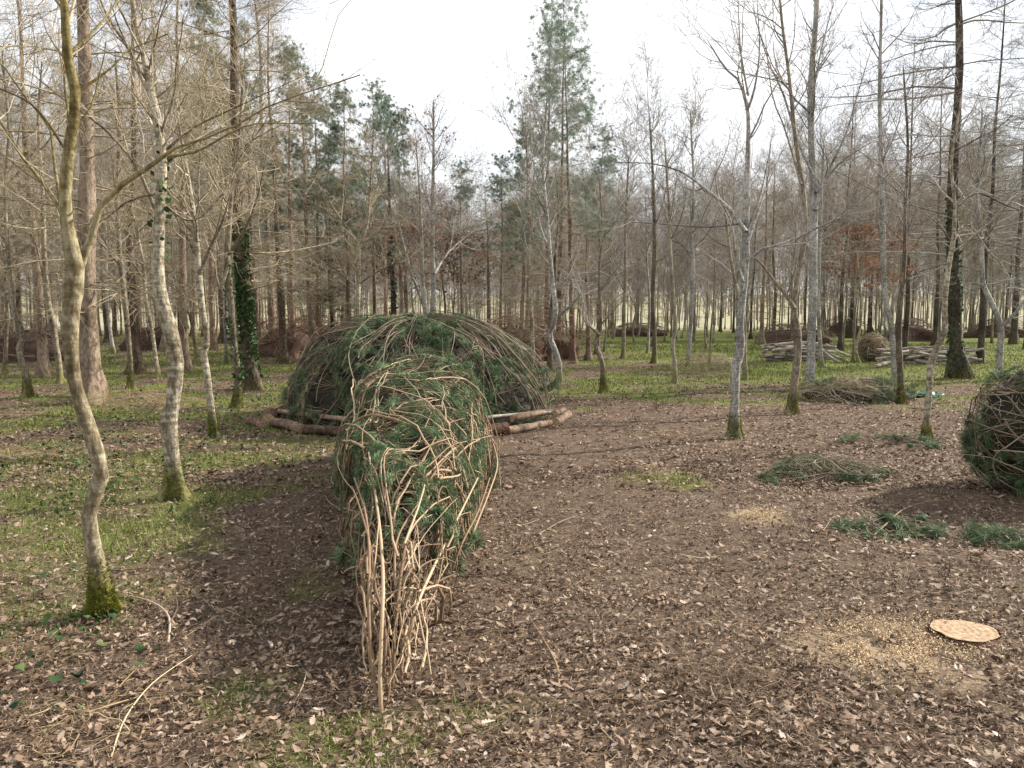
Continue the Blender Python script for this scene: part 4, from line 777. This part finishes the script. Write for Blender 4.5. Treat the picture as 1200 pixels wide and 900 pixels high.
def march(fn, p0, head, n, step, mu, mv, wob, off, lim):
    """walk over a surface fn(u,v,off): heading in radians, mu/mv metres per unit"""
    m = len(head); U = np.empty((m, n)); V = np.empty((m, n)); U[:, 0], V[:, 0] = p0; h = head.copy(); cv = rng.normal(size=m) * wob * .8
    for i in range(1, n):
        h = h + cv + rng.normal(size=m) * wob
        U[:, i] = U[:, i - 1] + np.cos(h) * step / mu; V[:, i] = V[:, i - 1] + np.sin(h) * step / mv
        V[:, i] = np.clip(V[:, i], lim[0], lim[1])
    O = off[:, None] + np.cumsum(rng.normal(size=(m, n)) * 0.012, axis=1)
    return fn(U, V, O)
def parts(name, pts, rad, k, mat_, parent):
    for i in range(len(pts)): mk(name, [tubes(pts[i:i + 1], rad[i:i + 1], k)], mat_, parent)

def boughs(fn, u, v, head, mu, mv, lim, step, per, nn, ln, wd, off):
    m = len(u); p = march(fn, (u, v), head, 6, step, mu, mv, .12, off, lim); T = unit(p[:, 1:] - p[:, :-1])
    i = rng.integers(0, m, m * per); t = rng.random(m * per) * 4.99; j = t.astype(int); f = (t - j)[:, None]; q = p[i, j] * (1 - f) + p[i, j + 1] * f
    return [tufts(q, unit(T[i, j] + rng.normal(size=q.shape) * .45), nn, ln, wd, .6), tubes(p, np.full((m, 1), .004) * np.linspace(1, .4, 6), 3, 1)]
def shell(fn, us, vs_, off, jit):
    U, Vv = np.meshgrid(us, vs_); p = fn(U, Vv, off + 0 * U) + rng.normal(size=U.shape + (3,)) * jit; n, m = U.shape; i = np.arange(n * m).reshape(n, m)
    return (p.reshape(-1, 3), np.stack([i[:-1, :-1], i[:-1, 1:], i[1:, 1:], i[1:, :-1]], -1).reshape(-1, 4), 0, rng.random(n * m))
def dome():
    root = empty('brushwood_dome', (0, 0, 0), 'large low dome woven from pine boughs and sticks, ringed with logs', 'brushwood dome')
    z0 = 0
    tag(mk('shaded_brush_core', [shell(dome_pt, np.linspace(0, 2 * math.pi, 60), np.linspace(0, 1.0, 22), -.20, .05)], M['core'], root), kind='stuff')  # solid inner shell, coloured dark as the shaded inside seen through gaps
    # long rising sticks: ground to crest
    m = 120; th = -math.pi / 2 + (rng.random(m) - .5) * 4.6; s0 = rng.random(m) ** 1.5 * .5
    p = march(dome_pt, (th, s0), math.pi / 2 + rng.normal(size=m) * .38, 12, .15, 1.7, 2.2, .03, .04 + .08 * rng.random(m), (0.01, .96))
    r = (.0045 + .008 * rng.random(m) ** 1.3)[:, None] * np.linspace(1, .45, 12); parts('branch', p, r, 5, M['dome_stick'], root)
    m = 90; th = -math.pi / 2 + (rng.random(m) - .5) * 4.4; p = march(dome_pt, (th, rng.random(m) * .95), rng.random(m) * 6.28, 11, .10, 1.4, 2.2, .10, .04 + .05 * rng.random(m), (0.02, .96))
    r = (.0035 + .0055 * rng.random(m))[:, None] * np.linspace(1, .4, 11); parts('branch', p, r, 4, M['dome_stick'], root)
    # finer
    m = 1300; th = rng.random(m) * 6.28; p = march(dome_pt, (th, rng.random(m) * 1.0), rng.random(m) * 6.28, 6, .08, 1.3, 2.2, .25, rng.random(m) * .14 - .06, (0.01, .97))
    r = (.002 + .0045 * rng.random(m))[:, None] * np.linspace(1, .4, 6); sp = sprout((p, r), 1300, .2, 1, .08, .34, (30, 80), up=.05, n=4, rmin=.0018); tag(mk('twigs', [tubes(p, r, 3), tubes(*sp, 3)], M['dome_stick'], root), kind='stuff')
    m = 330
    tag(mk('pine_needles', boughs(dome_pt, -math.pi / 2 + (rng.random(m) - .5) * 5.0, rng.random(m) ** .9 * .96, rng.random(m) * 6.28, 1.5, 2.2, (.01, .97), .075, 9, 36, .11, .0024, rng.random(m) * .10 - .01), [M['needle_green'], M['dome_stick']], root), kind='stuff')
dome()
def tail():
    root = empty('woven_tail', (0, 0, 0), 'tapering woven tail of pine boughs and withies running from the dome to a point', 'woven hedge')
    tag(mk('shaded_brush_core', [shell(tail_pt, np.linspace(3.5, 9.0, 56), np.linspace(-1, 1, 30), -.10, .022)], M['core'], root), kind='stuff')  # inner shell painted dark for the shade between the withies
    # uprights and long stems running up and back from the pointed end
    def add(pts, r0, r1, k=6):
        pts = catmull(np.asarray(pts, float), 14); mk('branch', [tubes(pts[None], np.linspace(r0, r1, 14)[None], k)], M['withy'], root)
    # traced stems (photo pixel, depth)
    for st_, r0, r1 in [
        ([(447, 845, 3.10), (445, 780, 3.16), (449, 700, 3.3), (447, 640, 3.7), (440, 580, 4.3), (432, 530, 5.0)], .012, .007),
        ([(440, 812, 3.18), (434, 760, 3.2), (432, 700, 3.35), (433, 650, 3.6), (428, 600, 4.1), (415, 560, 4.7)], .010, .006),
        ([(460, 806, 3.25), (462, 750, 3.3), (468, 690, 3.45), (478, 630, 3.9), (505, 560, 4.7), (540, 520, 5.5)], .011, .006),
        ([(470, 805, 3.35), (471, 740, 3.4), (463, 680, 3.5), (466, 630, 3.8), (490, 590, 4.2)], .010, .005),
        ([(478, 785, 3.5), (480, 740, 3.5), (492, 700, 3.65), (520, 640, 4.2), (545, 590, 4.9), (560, 560, 5.4)], .011, .006),
        ([(452, 830, 3.15), (458, 790, 3.2), (448, 720, 3.3), (420, 690, 3.5), (421, 660, 3.6), (455, 640, 3.7)], .006, .004),
        ([(436, 800, 3.2), (428, 735, 3.3), (418, 700, 3.5), (432, 680, 3.45), (470, 705, 3.45)], .006, .004),
        ([(466, 800, 3.3), (450, 760, 3.3), (438, 725, 3.3), (470, 690, 3.5), (505, 690, 3.9), (525, 660, 4.2)], .006, .004),
        ([(455, 815, 3.2), (449, 770, 3.2), (453, 735, 3.25), (440, 690, 3.4), (434, 640, 3.7), (420, 590, 4.1), (412, 570, 4.4)], .009, .005),
        ([(444, 770, 3.25), (430, 790, 3.2), (425, 740, 3.3), (436, 690, 3.4), (444, 610, 3.9)], .006, .004),
        ([(540, 660, 5.1), (556, 620, 5.3), (572, 580, 5.7), (583, 545, 6.1), (578, 520, 6.5)], .010, .006),
        ([(523, 690, 4.7), (540, 640, 4.8), (560, 600, 5.2), (574, 560, 5.8)], .010, .006),
        ([(455, 640, 3.9), (470, 580, 4.3), (495, 540, 4.8), (520, 500, 5.8), (545, 490, 6.3)], .010, .006),
        ([(498, 590, 4.5), (520, 555, 5.0), (545, 525, 5.6), (562, 515, 6.0)], .011, .006)]:
        add([P(a, b, c_) for a, b, c_ in st_], r0 * .82, r1 * .8)
    m = 140; d0 = 3.2 + 4.6 * rng.random(m) ** 1.1; a0 = (rng.random(m) * 2 - 1) * .97
    p = march(tail_pt, (d0, a0), rng.normal(size=m) * .5, 12, .11, 1.0, .75, .05, .03 + .08 * rng.random(m), (-1, 1)); r = ((.004 + .0065 * rng.random(m) ** 1.5) * np.clip(d0 / 5.2, .55, 1))[:, None] * np.linspace(1, .45, 12); parts('branch', p, r, 5, M['withy'], root)
    m = 45; d0 = 3.4 + 5.2 * rng.random(m); a0 = np.where(rng.random(m) < .5, -1, 1) * .999; hd = np.where(a0 < 0, 1, -1) * math.pi / 2 + rng.normal(size=m) * .6
    p = march(tail_pt, (d0, a0), hd, 11, .085, 1.0, .75, .13, .02 + .04 * rng.random(m), (-1, 1)); r = (.004 + .007 * rng.random(m))[:, None] * np.linspace(1, .5, 11); parts('branch', p, r, 5, M['withy'], root)
    m = 100; d0 = 3.5 + 5.2 * rng.random(m); a0 = (rng.random(m) * 2 - 1); p = march(tail_pt, (d0, a0), rng.random(m) * 6.28, 11, .05, .9, .75, .30, .02 + .06 * rng.random(m), (-1, 1)); r = (.003 + .004 * rng.random(m))[:, None] * np.linspace(1, .5, 11)
    parts('branch', p, r, 4, M['withy'], root)
    m = 1000; d0 = 3.25 + 5.7 * rng.random(m); p = march(tail_pt, (d0, rng.random(m) * 2 - 1), rng.random(m) * 6.28, 7, .04, .9, .75, .33, rng.random(m) * .14 - .07, (-1, 1)); r = (.0014 + .0026 * rng.random(m))[:, None] * np.linspace(1, .4, 7)
    sp = sprout((p, r), 1200, .2, 1, .05, .2, (30, 80), up=.05, n=4, rmin=.0013)
    tag(mk('twigs', [tubes(p, r, 3), tubes(*sp, 3)], M['withy'], root), kind='stuff')
    m = 300; d = 4.15 + 4.8 * rng.random(m) ** .95
    tag(mk('pine_needles', boughs(tail_pt, d, rng.random(m) * 2 - 1, rng.random(m) * 6.28, .95, .8, (-1, 1), .055, 10, 28, .08, .0022, rng.random(m) * .09 + .005), [M['needle_green'], M['withy_dull']], root), kind='stuff')
tail()
def ball(c, r, label, mat_b, mat_n, nb, nt, ntuft, thick, core, step=.08, cat='woven ball'):
    root = empty('woven_ball', (c[0], c[1], c[2] - r), label, cat); C0 = np.array([0, 0, r])
    def fn(u, v, off): rr = r * (1 + .035 * np.sin(3 * u + 2 * v) + .03 * np.sin(5 * v + 4 * u)) + off; return np.stack([rr * np.cos(v) * np.cos(u), rr * np.cos(v) * np.sin(u), rr * np.sin(v)], -1) + C0
    mk('shaded_brush_core', [shell(fn, np.linspace(0, 6.2832, 40), np.linspace(-1.5708, 1.5708, 24), -r * .13, r * .015)], core, root)
    if nb:
        p = march(fn, (rng.random(nb) * 6.28, np.arcsin(rng.random(nb) * 1.9 - .95)), rng.random(nb) * 6.28, 12, step * r / .55, r * .7, r, .13, .03 * r * rng.random(nb) + .01, (-1.45, 1.45)); parts('branch', p, (thick * (.5 + rng.random(nb)))[:, None] * np.linspace(1, .5, 12), 5, mat_b, root)
    p = march(fn, (rng.random(nt) * 6.28, np.arcsin(rng.random(nt) * 2 - 1)), rng.random(nt) * 6.28, 7, .5 * step * r / .55, r * .7, r, .25, r * (rng.random(nt) * .12 - .06), (-1.5, 1.5))
    tag(mk('twigs', [tubes(p, (thick * .4 * (.5 + rng.random(nt)))[:, None] * np.linspace(1, .5, 7), 3)], mat_b, root), kind='stuff')
    if ntuft:
        m = ntuft // 9; tag(mk('pine_needles', boughs(fn, rng.random(m) * 6.28, np.arcsin(rng.random(m) * 1.9 - .95), rng.random(m) * 6.28, r * .7, r, (-1.5, 1.5), .06, 10, 38, .085, .0017, rng.random(m) * .05 - .02), [mat_n, mat_b], root), kind='stuff')
ball((4.68, 6.92, .55), .565, 'big woven sphere of green pine boughs and sticks at the right edge', M['withy_dull'], M['needle_green'], 80, 800, 860, .007, M['core'], cat='woven sphere')
g = G(1022, 424); ball((g[0], g[1], .44), .45, 'small round ball of woven brown twigs on the grass between the two pole stacks', M['twig_tan'], None, 20, 1400, 0, .012, M['core_red'])

# ------------------------------------------------------------------ logs round the dome
def log(a, b, r, label, m='log_red', group=None, name='log', cat='log', bend=.02, k=12):
    a = np.asarray(a, float); b = np.asarray(b, float); ln = np.linalg.norm(b - a); n = 9; t = np.linspace(-.5, .5, n)
    x = t * ln; z = rng.normal() * bend * np.cos(t * math.pi) ; y = rng.normal() * bend * np.cos(t * math.pi)
    pts = np.stack([x, y, z], -1); rad = r * (1 + .05 * rng.normal(size=n)) * (1 - .12 * (t + .5))
    ch = tubes(pts[None], rad[None], k); V = ch[0] + rng.normal(size=ch[0].shape) * r * .035
    o = mk(name, [(V, ch[1], 0, ch[3])], M[m]); d = unit(b - a)
    c = (a + b) / 2; o.location = c; o.rotation_euler = Vector(d).to_track_quat('X', 'Z').to_euler()
    tag(o, label, cat, group)
    for e, i0 in ((0, 0), (1, (n - 1) * k)):
        ring = V[i0:i0 + k]; cc = ring.mean(0) + np.array([.003 if e else -.003, 0, 0]); Vc = np.vstack([cc, ring + np.array([.001 if e else -.001, 0, 0])])
        Ff = np.array([[0, 1 + i, 1 + (i + 1) % k] if e else [0, 1 + (i + 1) % k, 1 + i] for i in range(k)])
        co = mk('cut_end', [(Vc - cc, Ff, 0, None)], M['cut'], o, smooth=False); co.location = cc
    return o
def ringp(deg, r, z): a = R_(deg); return (DC[0] + r * math.cos(a), DC[1] + r * math.sin(a), z)
log(ringp(-128, 2.18, 0.072), ringp(-150, 2.20, 0.072), 0.0663, 'thick smooth brown log on the ground at the left front of the dome', 'log_smooth')
log(ringp(-104, 2.16, 0.072), ringp(-127, 2.17, 0.072), 0.0624, 'brown log on the ground ending under the tail at the left', 'log_smooth')
log(ringp(-108, 2.05, .23), ringp(-152, 2.10, .22), 0.0351, 'slim log lying on top of the left front logs of the dome', 'log_smooth')
log(ringp(-151, 2.25, 0.096), ringp(-172, 2.22, 0.096), 0.0936, 'knobbly fat log at the left end of the dome ring', 'log_red')
log(ringp(-172, 2.18, 0.080), ringp(-200, 2.2, 0.080), 0.0702, 'log at the far left of the dome ring, bent out of sight', 'log_red')
log(ringp(-147, 2.38, 0.056), ringp(-160, 2.5, 0.056), 0.0546, 'short stub of log leaning outside the left end of the ring', 'log_red')
log(ringp(-72, 2.18, 0.092), ringp(-53, 2.2, 0.092), 0.0858, 'thick red scaly log at the right front of the dome', 'log_red', k=14)
log(ringp(-53, 2.22, 0.064), ringp(-31, 2.24, 0.072), 0.0546, 'orange-brown log right of the thick scaly one', 'log_smooth')
log(ringp(-49, 2.12, .19), ringp(-27, 2.18, .21), 0.0468, 'brown log stacked on the right front logs', 'log_smooth')
log(ringp(-82, 2.06, .18), ringp(-30, 2.22, .22), 0.0234, 'pale thin pole laid along the top of the right front logs', 'pole')
log(ringp(-30, 2.3, 0.080), ringp(-6, 2.24, 0.080), 0.0624, 'log turning back along the right side of the dome', 'log_smooth')
log(ringp(-28, 2.24, .19), ringp(-15, 2.22, .19), 0.0429, 'short pale-ended log on top at the right end of the ring', 'log_smooth')

# ------------------------------------------------------------------ brush piles
def pile(label, u0, v0, wpx, hpx, mt, core, name='brush_pile', dy=1.0, nb=40, nt=600, cat='brush pile', r=.010, coreh=.75, needles=0, d=None, flat=0.0, nlen=.1, z=None):
    nt = int(nt * .65)
    g = G(u0, v0) if d is None else P(u0, v0, d); y = g[1]; W = wpx / F * y / 2; Hh = hpx / F * y; x0 = g[0]
    root = empty(name, (x0, y, float(H(x0, y))), label, cat)
    def fn(u, v, off):
        lump = (1 + .18 * np.sin(3 * u + x0) + .12 * np.sin(5 * u + y)) * (1 + .12 * np.sin(v * 5 + u * 2)); return np.stack([(W + off) * np.cos(v) ** .8 * np.cos(u) * lump, (W * dy + off) * np.cos(v) ** .8 * np.sin(u) * lump, np.maximum((Hh + off) * np.sin(v) * (1 + .22 * np.sin(2 * u + y) * np.cos(v)), 0.005)], -1)
    if core: tag(mk('shaded_brush_core', [shell(fn, np.linspace(0, 6.2832, 36), np.linspace(0, 1.5708, 12), -(1 - coreh) * Hh, .02 * Hh)], core, root), kind='stuff')
    sc_ = max(W, Hh)
    p = march(fn, (rng.random(nb) * 6.28, rng.random(nb) * 1.2), rng.random(nb) * 6.28, 9, .16 * min(sc_, 2.0), W * .8, (Hh + W) / 2, .13, rng.random(nb) * .12 * Hh, (.02, 1.5)); parts('branch', p, (r * (.6 + .8 * rng.random(nb)))[:, None] * np.linspace(1, .4, 9), 4, mt, root)
    p = march(fn, (rng.random(nt) * 6.28, rng.random(nt) * 1.45), rng.random(nt) * 6.28, 5, .11 * min(sc_, 1.8), W * .8, (Hh + W) / 2, .22, rng.random(nt) * .25 * Hh - .12 * Hh, (.01, 1.55))
    rt = (r * .42 * (.5 + rng.random(nt)))[:, None] * np.linspace(1, .4, 5)
    sp = sprout((p, rt), int(nt * .9), .1, 1, .12 * Hh + .1, .5 * Hh + .25, (35, 90), up=.12, wob=.2, n=3, rr=.9, rmin=r * .22)
    tag(mk('twigs', [tubes(p, rt, 3), tubes(*sp, 3)], mt, root), kind='stuff')
    if needles:
        if core is None:
            m = max(8, needles // 7); pb = march(fn, (rng.random(m) * 6.28, rng.random(m) * 1.2), rng.random(m) * 6.28, 6, .07, W * .8, (Hh + W) / 2, .12, rng.random(m) * .04, (.02, 1.5)); pb[..., 2] = np.maximum(pb[..., 2] * .6, .012); Tb = unit(pb[:, 1:] - pb[:, :-1])
            i = rng.integers(0, m, m * 10); j = rng.integers(0, 5, m * 10); q = pb[i, j]
            tag(mk('pine_needles', [tufts(q + np.array([0, 0, .01]), unit(Tb[i, j] + rng.normal(size=q.shape) * np.array([.5, .5, .2])), 34, nlen, nlen * .02, .6), tubes(pb, np.full((m, 1), .0045) * np.linspace(1, .4, 6), 3, 1)], [M['needle_green'], mt], root), kind='stuff'); return
        u = rng.random(needles) * 6.28; v = rng.random(needles) * 1.4; q = fn(u, v, 0.0 + 0 * u); k = (vn(q[:, 0] * 3 + x0, q[:, 1] * 3, 1, 5) > .38) | (core is None); q = q[k]
        tag(mk('pine_needles', [tufts(q + np.array([0, 0, .02]), unit(rng.normal(size=q.shape) * np.array([1, 1, .25])), 50, nlen, nlen * .018, .7)], M['needle_green'], root), kind='stuff')
pile('red-brown brush pile nearest on the left, against the stout larch', 338, 419, 88, 44, M['brush_red'], M['core_red'], r=.012)
pile('lower red-brown brush pile beyond the nearer one on the left', 368, 401, 88, 30, M['brush_red'], M['core_red'], r=.014)
pile('long dark brush bank at the left edge of the wood', 22, 424, 150, 46, M['brush_dark'], M['core_red'], dy=.5, r=.012, nt=1100)
pile('dark brush heap seen between the two pale foreground trees', 178, 410, 70, 34, M['brush_dark'], M['core_red'], dy=.7)
pile('broad red-brown brush pile behind the right shoulder of the dome', 612, 420, 130, 50, M['brush_red'], M['core_red'], r=.012, nt=1100)
pile('brown brush bank behind the crest of the dome', 480, 392, 150, 22, M['brush_red'], M['core_red'], r=.016, dy=.5)
pile('brown brush heap beyond the left pole stack', 925, 402, 84, 22, M['brush_dark'], M['core_red'], r=.014, dy=.6)
pile('dark bramble mound behind the woven ball', 988, 394, 44, 22, M['brush_dark'], M['core_red'], r=.014)
pile('dark brush mound behind the twin trees', 1068, 399, 60, 24, M['brush_dark'], M['core_red'], r=.014)
pile('dark brush bank at the right edge beyond the poles', 1168, 396, 70, 20, M['brush_dark'], M['core_red'], r=.014, dy=.5)
pile('low purple-brown brush heap far off in mid clearing', 745, 394, 60, 14, M['brush_dark'], M['core_red'], r=.016, dy=.6)
pile('low mound of cut green boughs behind the leaning fork-trunked tree', 1003, 470, 118, 24, M['twig_brown'], M['core'], name='bough_pile', cat='bough pile', dy=.7, coreh=.6, needles=600, r=.007, nt=900)
pile('flat heap of cut pine boughs with long brown stems in the right clearing', 965, 556, 128, 18, M['withy_dull'], None, name='bough_pile', cat='bough pile', dy=.8, nb=50, needles=190, r=.005, nt=500)
pile('green spray of cut pine boughs in front of the woven sphere', 1042, 620, 104, 9, M['withy_dull'], None, name='bough_pile', cat='bough pile', dy=.9, nb=14, needles=84, r=.0045, nt=130, nlen=.09)
pile('green spray of cut pine boughs at the right edge below the woven sphere', 1170, 634, 90, 9, M['withy_dull'], None, name='bough_pile', cat='bough pile', dy=.9, nb=12, needles=77, r=.0045, nt=130, nlen=.09)
pile('thin scatter of green boughs behind the brown-stemmed heap', 1048, 520, 110, 6, M['withy_dull'], None, name='bough_pile', cat='bough pile', dy=.7, nb=10, needles=45, r=.004, nt=150)
pile('wispy heap of pale twigs lying in the grass beside the wavy dark tree', 832, 438, 70, 22, M['twig_tan'], None, nb=36, nt=420, r=.006, dy=.8, cat='twig heap')
pile('tangled wisp of dry stems on the bare soil in the right foreground', 850, 812, 130, 20, M['litter'], None, nb=30, nt=260, r=.0022, dy=.9, cat='twig heap')
pile('wide bed of straw-pale cut stems right of the red-brown larch', 160, 478, 130, 16, M['straw'], None, nb=40, nt=350, r=.004, dy=.6, cat='stem heap')
pile('flattened pale stems on the ground at the left edge', 14, 540, 90, 14, M['straw'], None, nb=26, nt=160, r=.004, dy=.7, cat='stem heap')
pile('loose twigs lying at the bottom left corner of the photo', 90, 850, 170, 10, M['straw'], None, nb=24, nt=90, r=.0028, dy=.9, cat='twig heap')
pile('scattered brown sticks on the grass far right of the dome', 660, 430, 50, 8, M['twig_brown'], None, nb=14, nt=120, r=.006, cat='twig heap')

# ------------------------------------------------------------------ stacked poles
def stack(u, v, wpx, n, dirs, lab, grp, lay):
    g = G(u, v); y = g[1]; W = wpx / F * y
    for i in range(n):
        L_ = W * (.4 + .45 * rng.random()); a = dirs[0] + dirs[1] * 1.5 * rng.normal(); cx = g[0] + (rng.random() - .5) * (W - L_) * 1.1; zz = .06 + lay * (i / n) * (1 - .5 * abs(cx - g[0]) / W); cy = y + 1.0 - .9 * rng.random() - zz * .2
        dx, dy = math.cos(a) * L_ / 2, math.sin(a) * L_ / 2; tz = rng.normal() * .07
        log((cx - dx, cy - dy, zz + tz), (cx + dx, cy + dy, max(.05, zz - tz)), .026 + .024 * rng.random(), lab, 'pole', grp, 'pole', 'pole', bend=.07, k=6)
stack(940, 424, 88, 42, (0.1, .16), 'weathered grey pole lying in the stack left of the woven ball', 'poles in the stack left of the woven ball', .50)
stack(1098, 428, 125, 52, (-.05, .16), 'weathered grey pole lying in the stack behind the massive dark larch', 'poles in the stack behind the massive larch', .42)
for i, (a, b, c_, d_) in enumerate([(955, 405, 990, 424), (962, 412, 984, 427), (968, 402, 999, 420)]):
    p, q = G(c_, d_), G(a, d_); q = P(a, b, p[1] + .6)
    log((q[0], q[1], .45), (p[0], p[1], .05), .05, ['pale pole slanting off the right end of the left stack, middle of three', 'lowest pale pole slanting off the right end of the left stack', 'highest pale pole slanting off the right end of the left stack'][i], 'pole', None, 'pole', 'pole', k=7)
p, q = G(1024, 432), G(1068, 424); log((p[0], p[1], .05), (q[0], q[1] - .2, .25), .06, 'thick pale pole poking left out of the stack behind the twin trees', 'pole', None, 'pole', 'pole', k=7)

# ------------------------------------------------------------------ stump and loose sticks
def stump():
    g = G(1130, 745); r = .163; root = empty('tree_stump', (g[0], g[1], float(H(g[0], g[1]))), 'low freshly sawn stump with orange-brown top among sawdust', 'stump')
    k = 36; a = np.linspace(0, 2 * math.pi, k, endpoint=False); rr = r * (1 + .05 * np.sin(3 * a + 1) + .03 * np.sin(7 * a)); zs = [(-.03, 1.10), (.012, 1.03), (.03, 1.0)]
    V = np.concatenate([np.c_[rr * s * np.cos(a), rr * s * np.sin(a) * .92, np.full(k, z)] for z, s in zs]); i = np.arange(3 * k).reshape(3, k); nx = np.roll(i, -1, 1)
    mk('bark', [(V, np.stack([i[:-1], nx[:-1], nx[1:], i[1:]], -1).reshape(-1, 4), 0, None)], M['log_red'], root)
    rings = [0, .25, .5, .75, .93]; V = [np.array([[0, 0, .033]])]; 
    for s in rings[1:]: V.append(np.c_[rr * s * np.cos(a), rr * s * np.sin(a) * .92, .032 + rng.normal(size=k) * .0008])
    V = np.concatenate(V); Ft = np.array([[0, 1 + j, 1 + (j + 1) % k] for j in range(k)]); Fq = np.array([[1 + q * k + j, 1 + (q + 1) * k + j, 1 + (q + 1) * k + (j + 1) % k, 1 + q * k + (j + 1) % k] for q in range(3) for j in range(k)])
    mk('cut_face', [(V, Ft, 0, None), (V, Fq, 0, None)], M['cut'], root)
stump()
def stick(label, pts, r, m='withy_dull', side=()):
    w_ = []
    for (u, v, h) in pts: g = G(u, v); w_.append([g[0], g[1], h + float(H(g[0], g[1])) + .01])
    w_ = np.array(w_); o0 = w_[0].copy(); c = catmull(w_ - o0, 14); root = mk('fallen_stick', [tubes(c[None], (r * np.linspace(1, .45, 14))[None], 6)], M[m]); root.location = o0; tag(root, label, 'stick')
    for s in side:
        q = []
        for (u, v, h) in s: g = G(u, v); q.append([g[0], g[1], h + float(H(g[0], g[1])) + .01])
        q = catmull(np.array(q) - o0, 10); mk('side_twig', [tubes(q[None], (r * .6 * np.linspace(1, .4, 10))[None], 5)], M[m], root)
stick('pale forked stick curving over grass right of the crooked foreground tree', [(197, 758, 0), (199, 735, .02), (188, 722, .03), (165, 708, .02), (140, 700, .01)], .007, side=[[(199, 740, .02), (208, 722, .02), (206, 706, .02)]])
stick('short straight stick lying right of the mossy foot of the crooked tree', [(128, 668, 0), (150, 668, .01), (170, 664, .01), (188, 645, .02)], .006, 'withy_dull')
stick('long thin pale stem slanting across leaves at the lower left', [(120, 838, 0), (140, 815, .02), (165, 790, .02)], .004, 'straw')
stick('long bowed stem lying among leaves below the forked stick', [(130, 890, 0), (148, 850, .03), (180, 812, .03), (225, 775, .02)], .0035, 'straw')
stick('short upright-leaning stick on bare soil right of the tail tip', [(655, 815, 0), (653, 790, .02), (640, 760, .02), (622, 730, .01)], .006, 'withy')
stick('thin curved stick across bare soil right of the tail', [(585, 616, 0), (610, 618, .01), (632, 612, .02)], .006)
stick('long thin stick pointing at the sawdust from the middle of the clearing', [(622, 632, 0), (640, 622, .01), (662, 612, .02), (690, 603, .01)], .006)
stick('dark stick curling over soil left of the stump', [(966, 770, 0), (985, 756, .02), (1030, 752, .02), (1062, 754, .01), (1050, 772, .01)], .004, 'litter')
stick('pale bowed stem arching over the green spray of boughs', [(1022, 632, 0), (1040, 622, .05), (1060, 605, .06), (1095, 595, .04), (1120, 594, .02)], .008, 'withy')
stick('straight pale stick propped out of the brush heap between the pale trees', [(163, 410, 0), (166, 404, .4), (171, 398, .9)], .03, 'withy_dull')
stick('thick brown log end at the left edge of the photo', [(-12, 536, .03), (10, 540, .03), (24, 543, .03)], .03, 'withy_dull')
stick('dark thin branch lying on grass at the left edge', [(0, 500, 0), (40, 490, .05), (85, 495, .04)], .012, 'withy_dull')
g = G(1076, 466)
def sheet():
    n = 9; U, V_ = np.meshgrid(np.linspace(-.35, .35, n), np.linspace(-.25, .25, n)); z = .05 + .05 * np.sin(U * 13 + V_ * 4) * np.cos(V_ * 15) + .02 * rng.random(U.shape); i = np.arange(n * n).reshape(n, n)
    o = mk('plastic_sheet', [(np.stack([U, V_, z], -1).reshape(-1, 3), np.stack([i[:-1, :-1], i[:-1, 1:], i[1:, 1:], i[1:, :-1]], -1).reshape(-1, 4), 0, rng.random(n * n))], M['teal'])
    o.location = (g[0], g[1], float(H(g[0], g[1]))); s = o.modifiers.new('thick', 'SOLIDIFY'); s.thickness = .004; tag(o, 'small crumpled teal sheet on the ground right of the twin trees', 'plastic sheet')
sheet()
# place dome and tail empties at their feet (parts keep their place)
for nm, loc in (('brushwood_dome', (DC[0], DC[1], 0)), ('woven_tail', (-.75, 6.0, 0))):
    o = bpy.data.objects[nm]; o.location = loc
    for c in bpy.data.objects:
        if c.parent is o: c.location = (-loc[0], -loc[1], -loc[2])
tris = 0; seen = set()
for o in bpy.data.objects:
    if o.type == 'MESH' and o.data.name not in seen:
        seen.add(o.data.name); tris += len(o.data.loops) - 2 * len(o.data.polygons)
print('TRIS', tris, 'objects', len(bpy.data.objects))
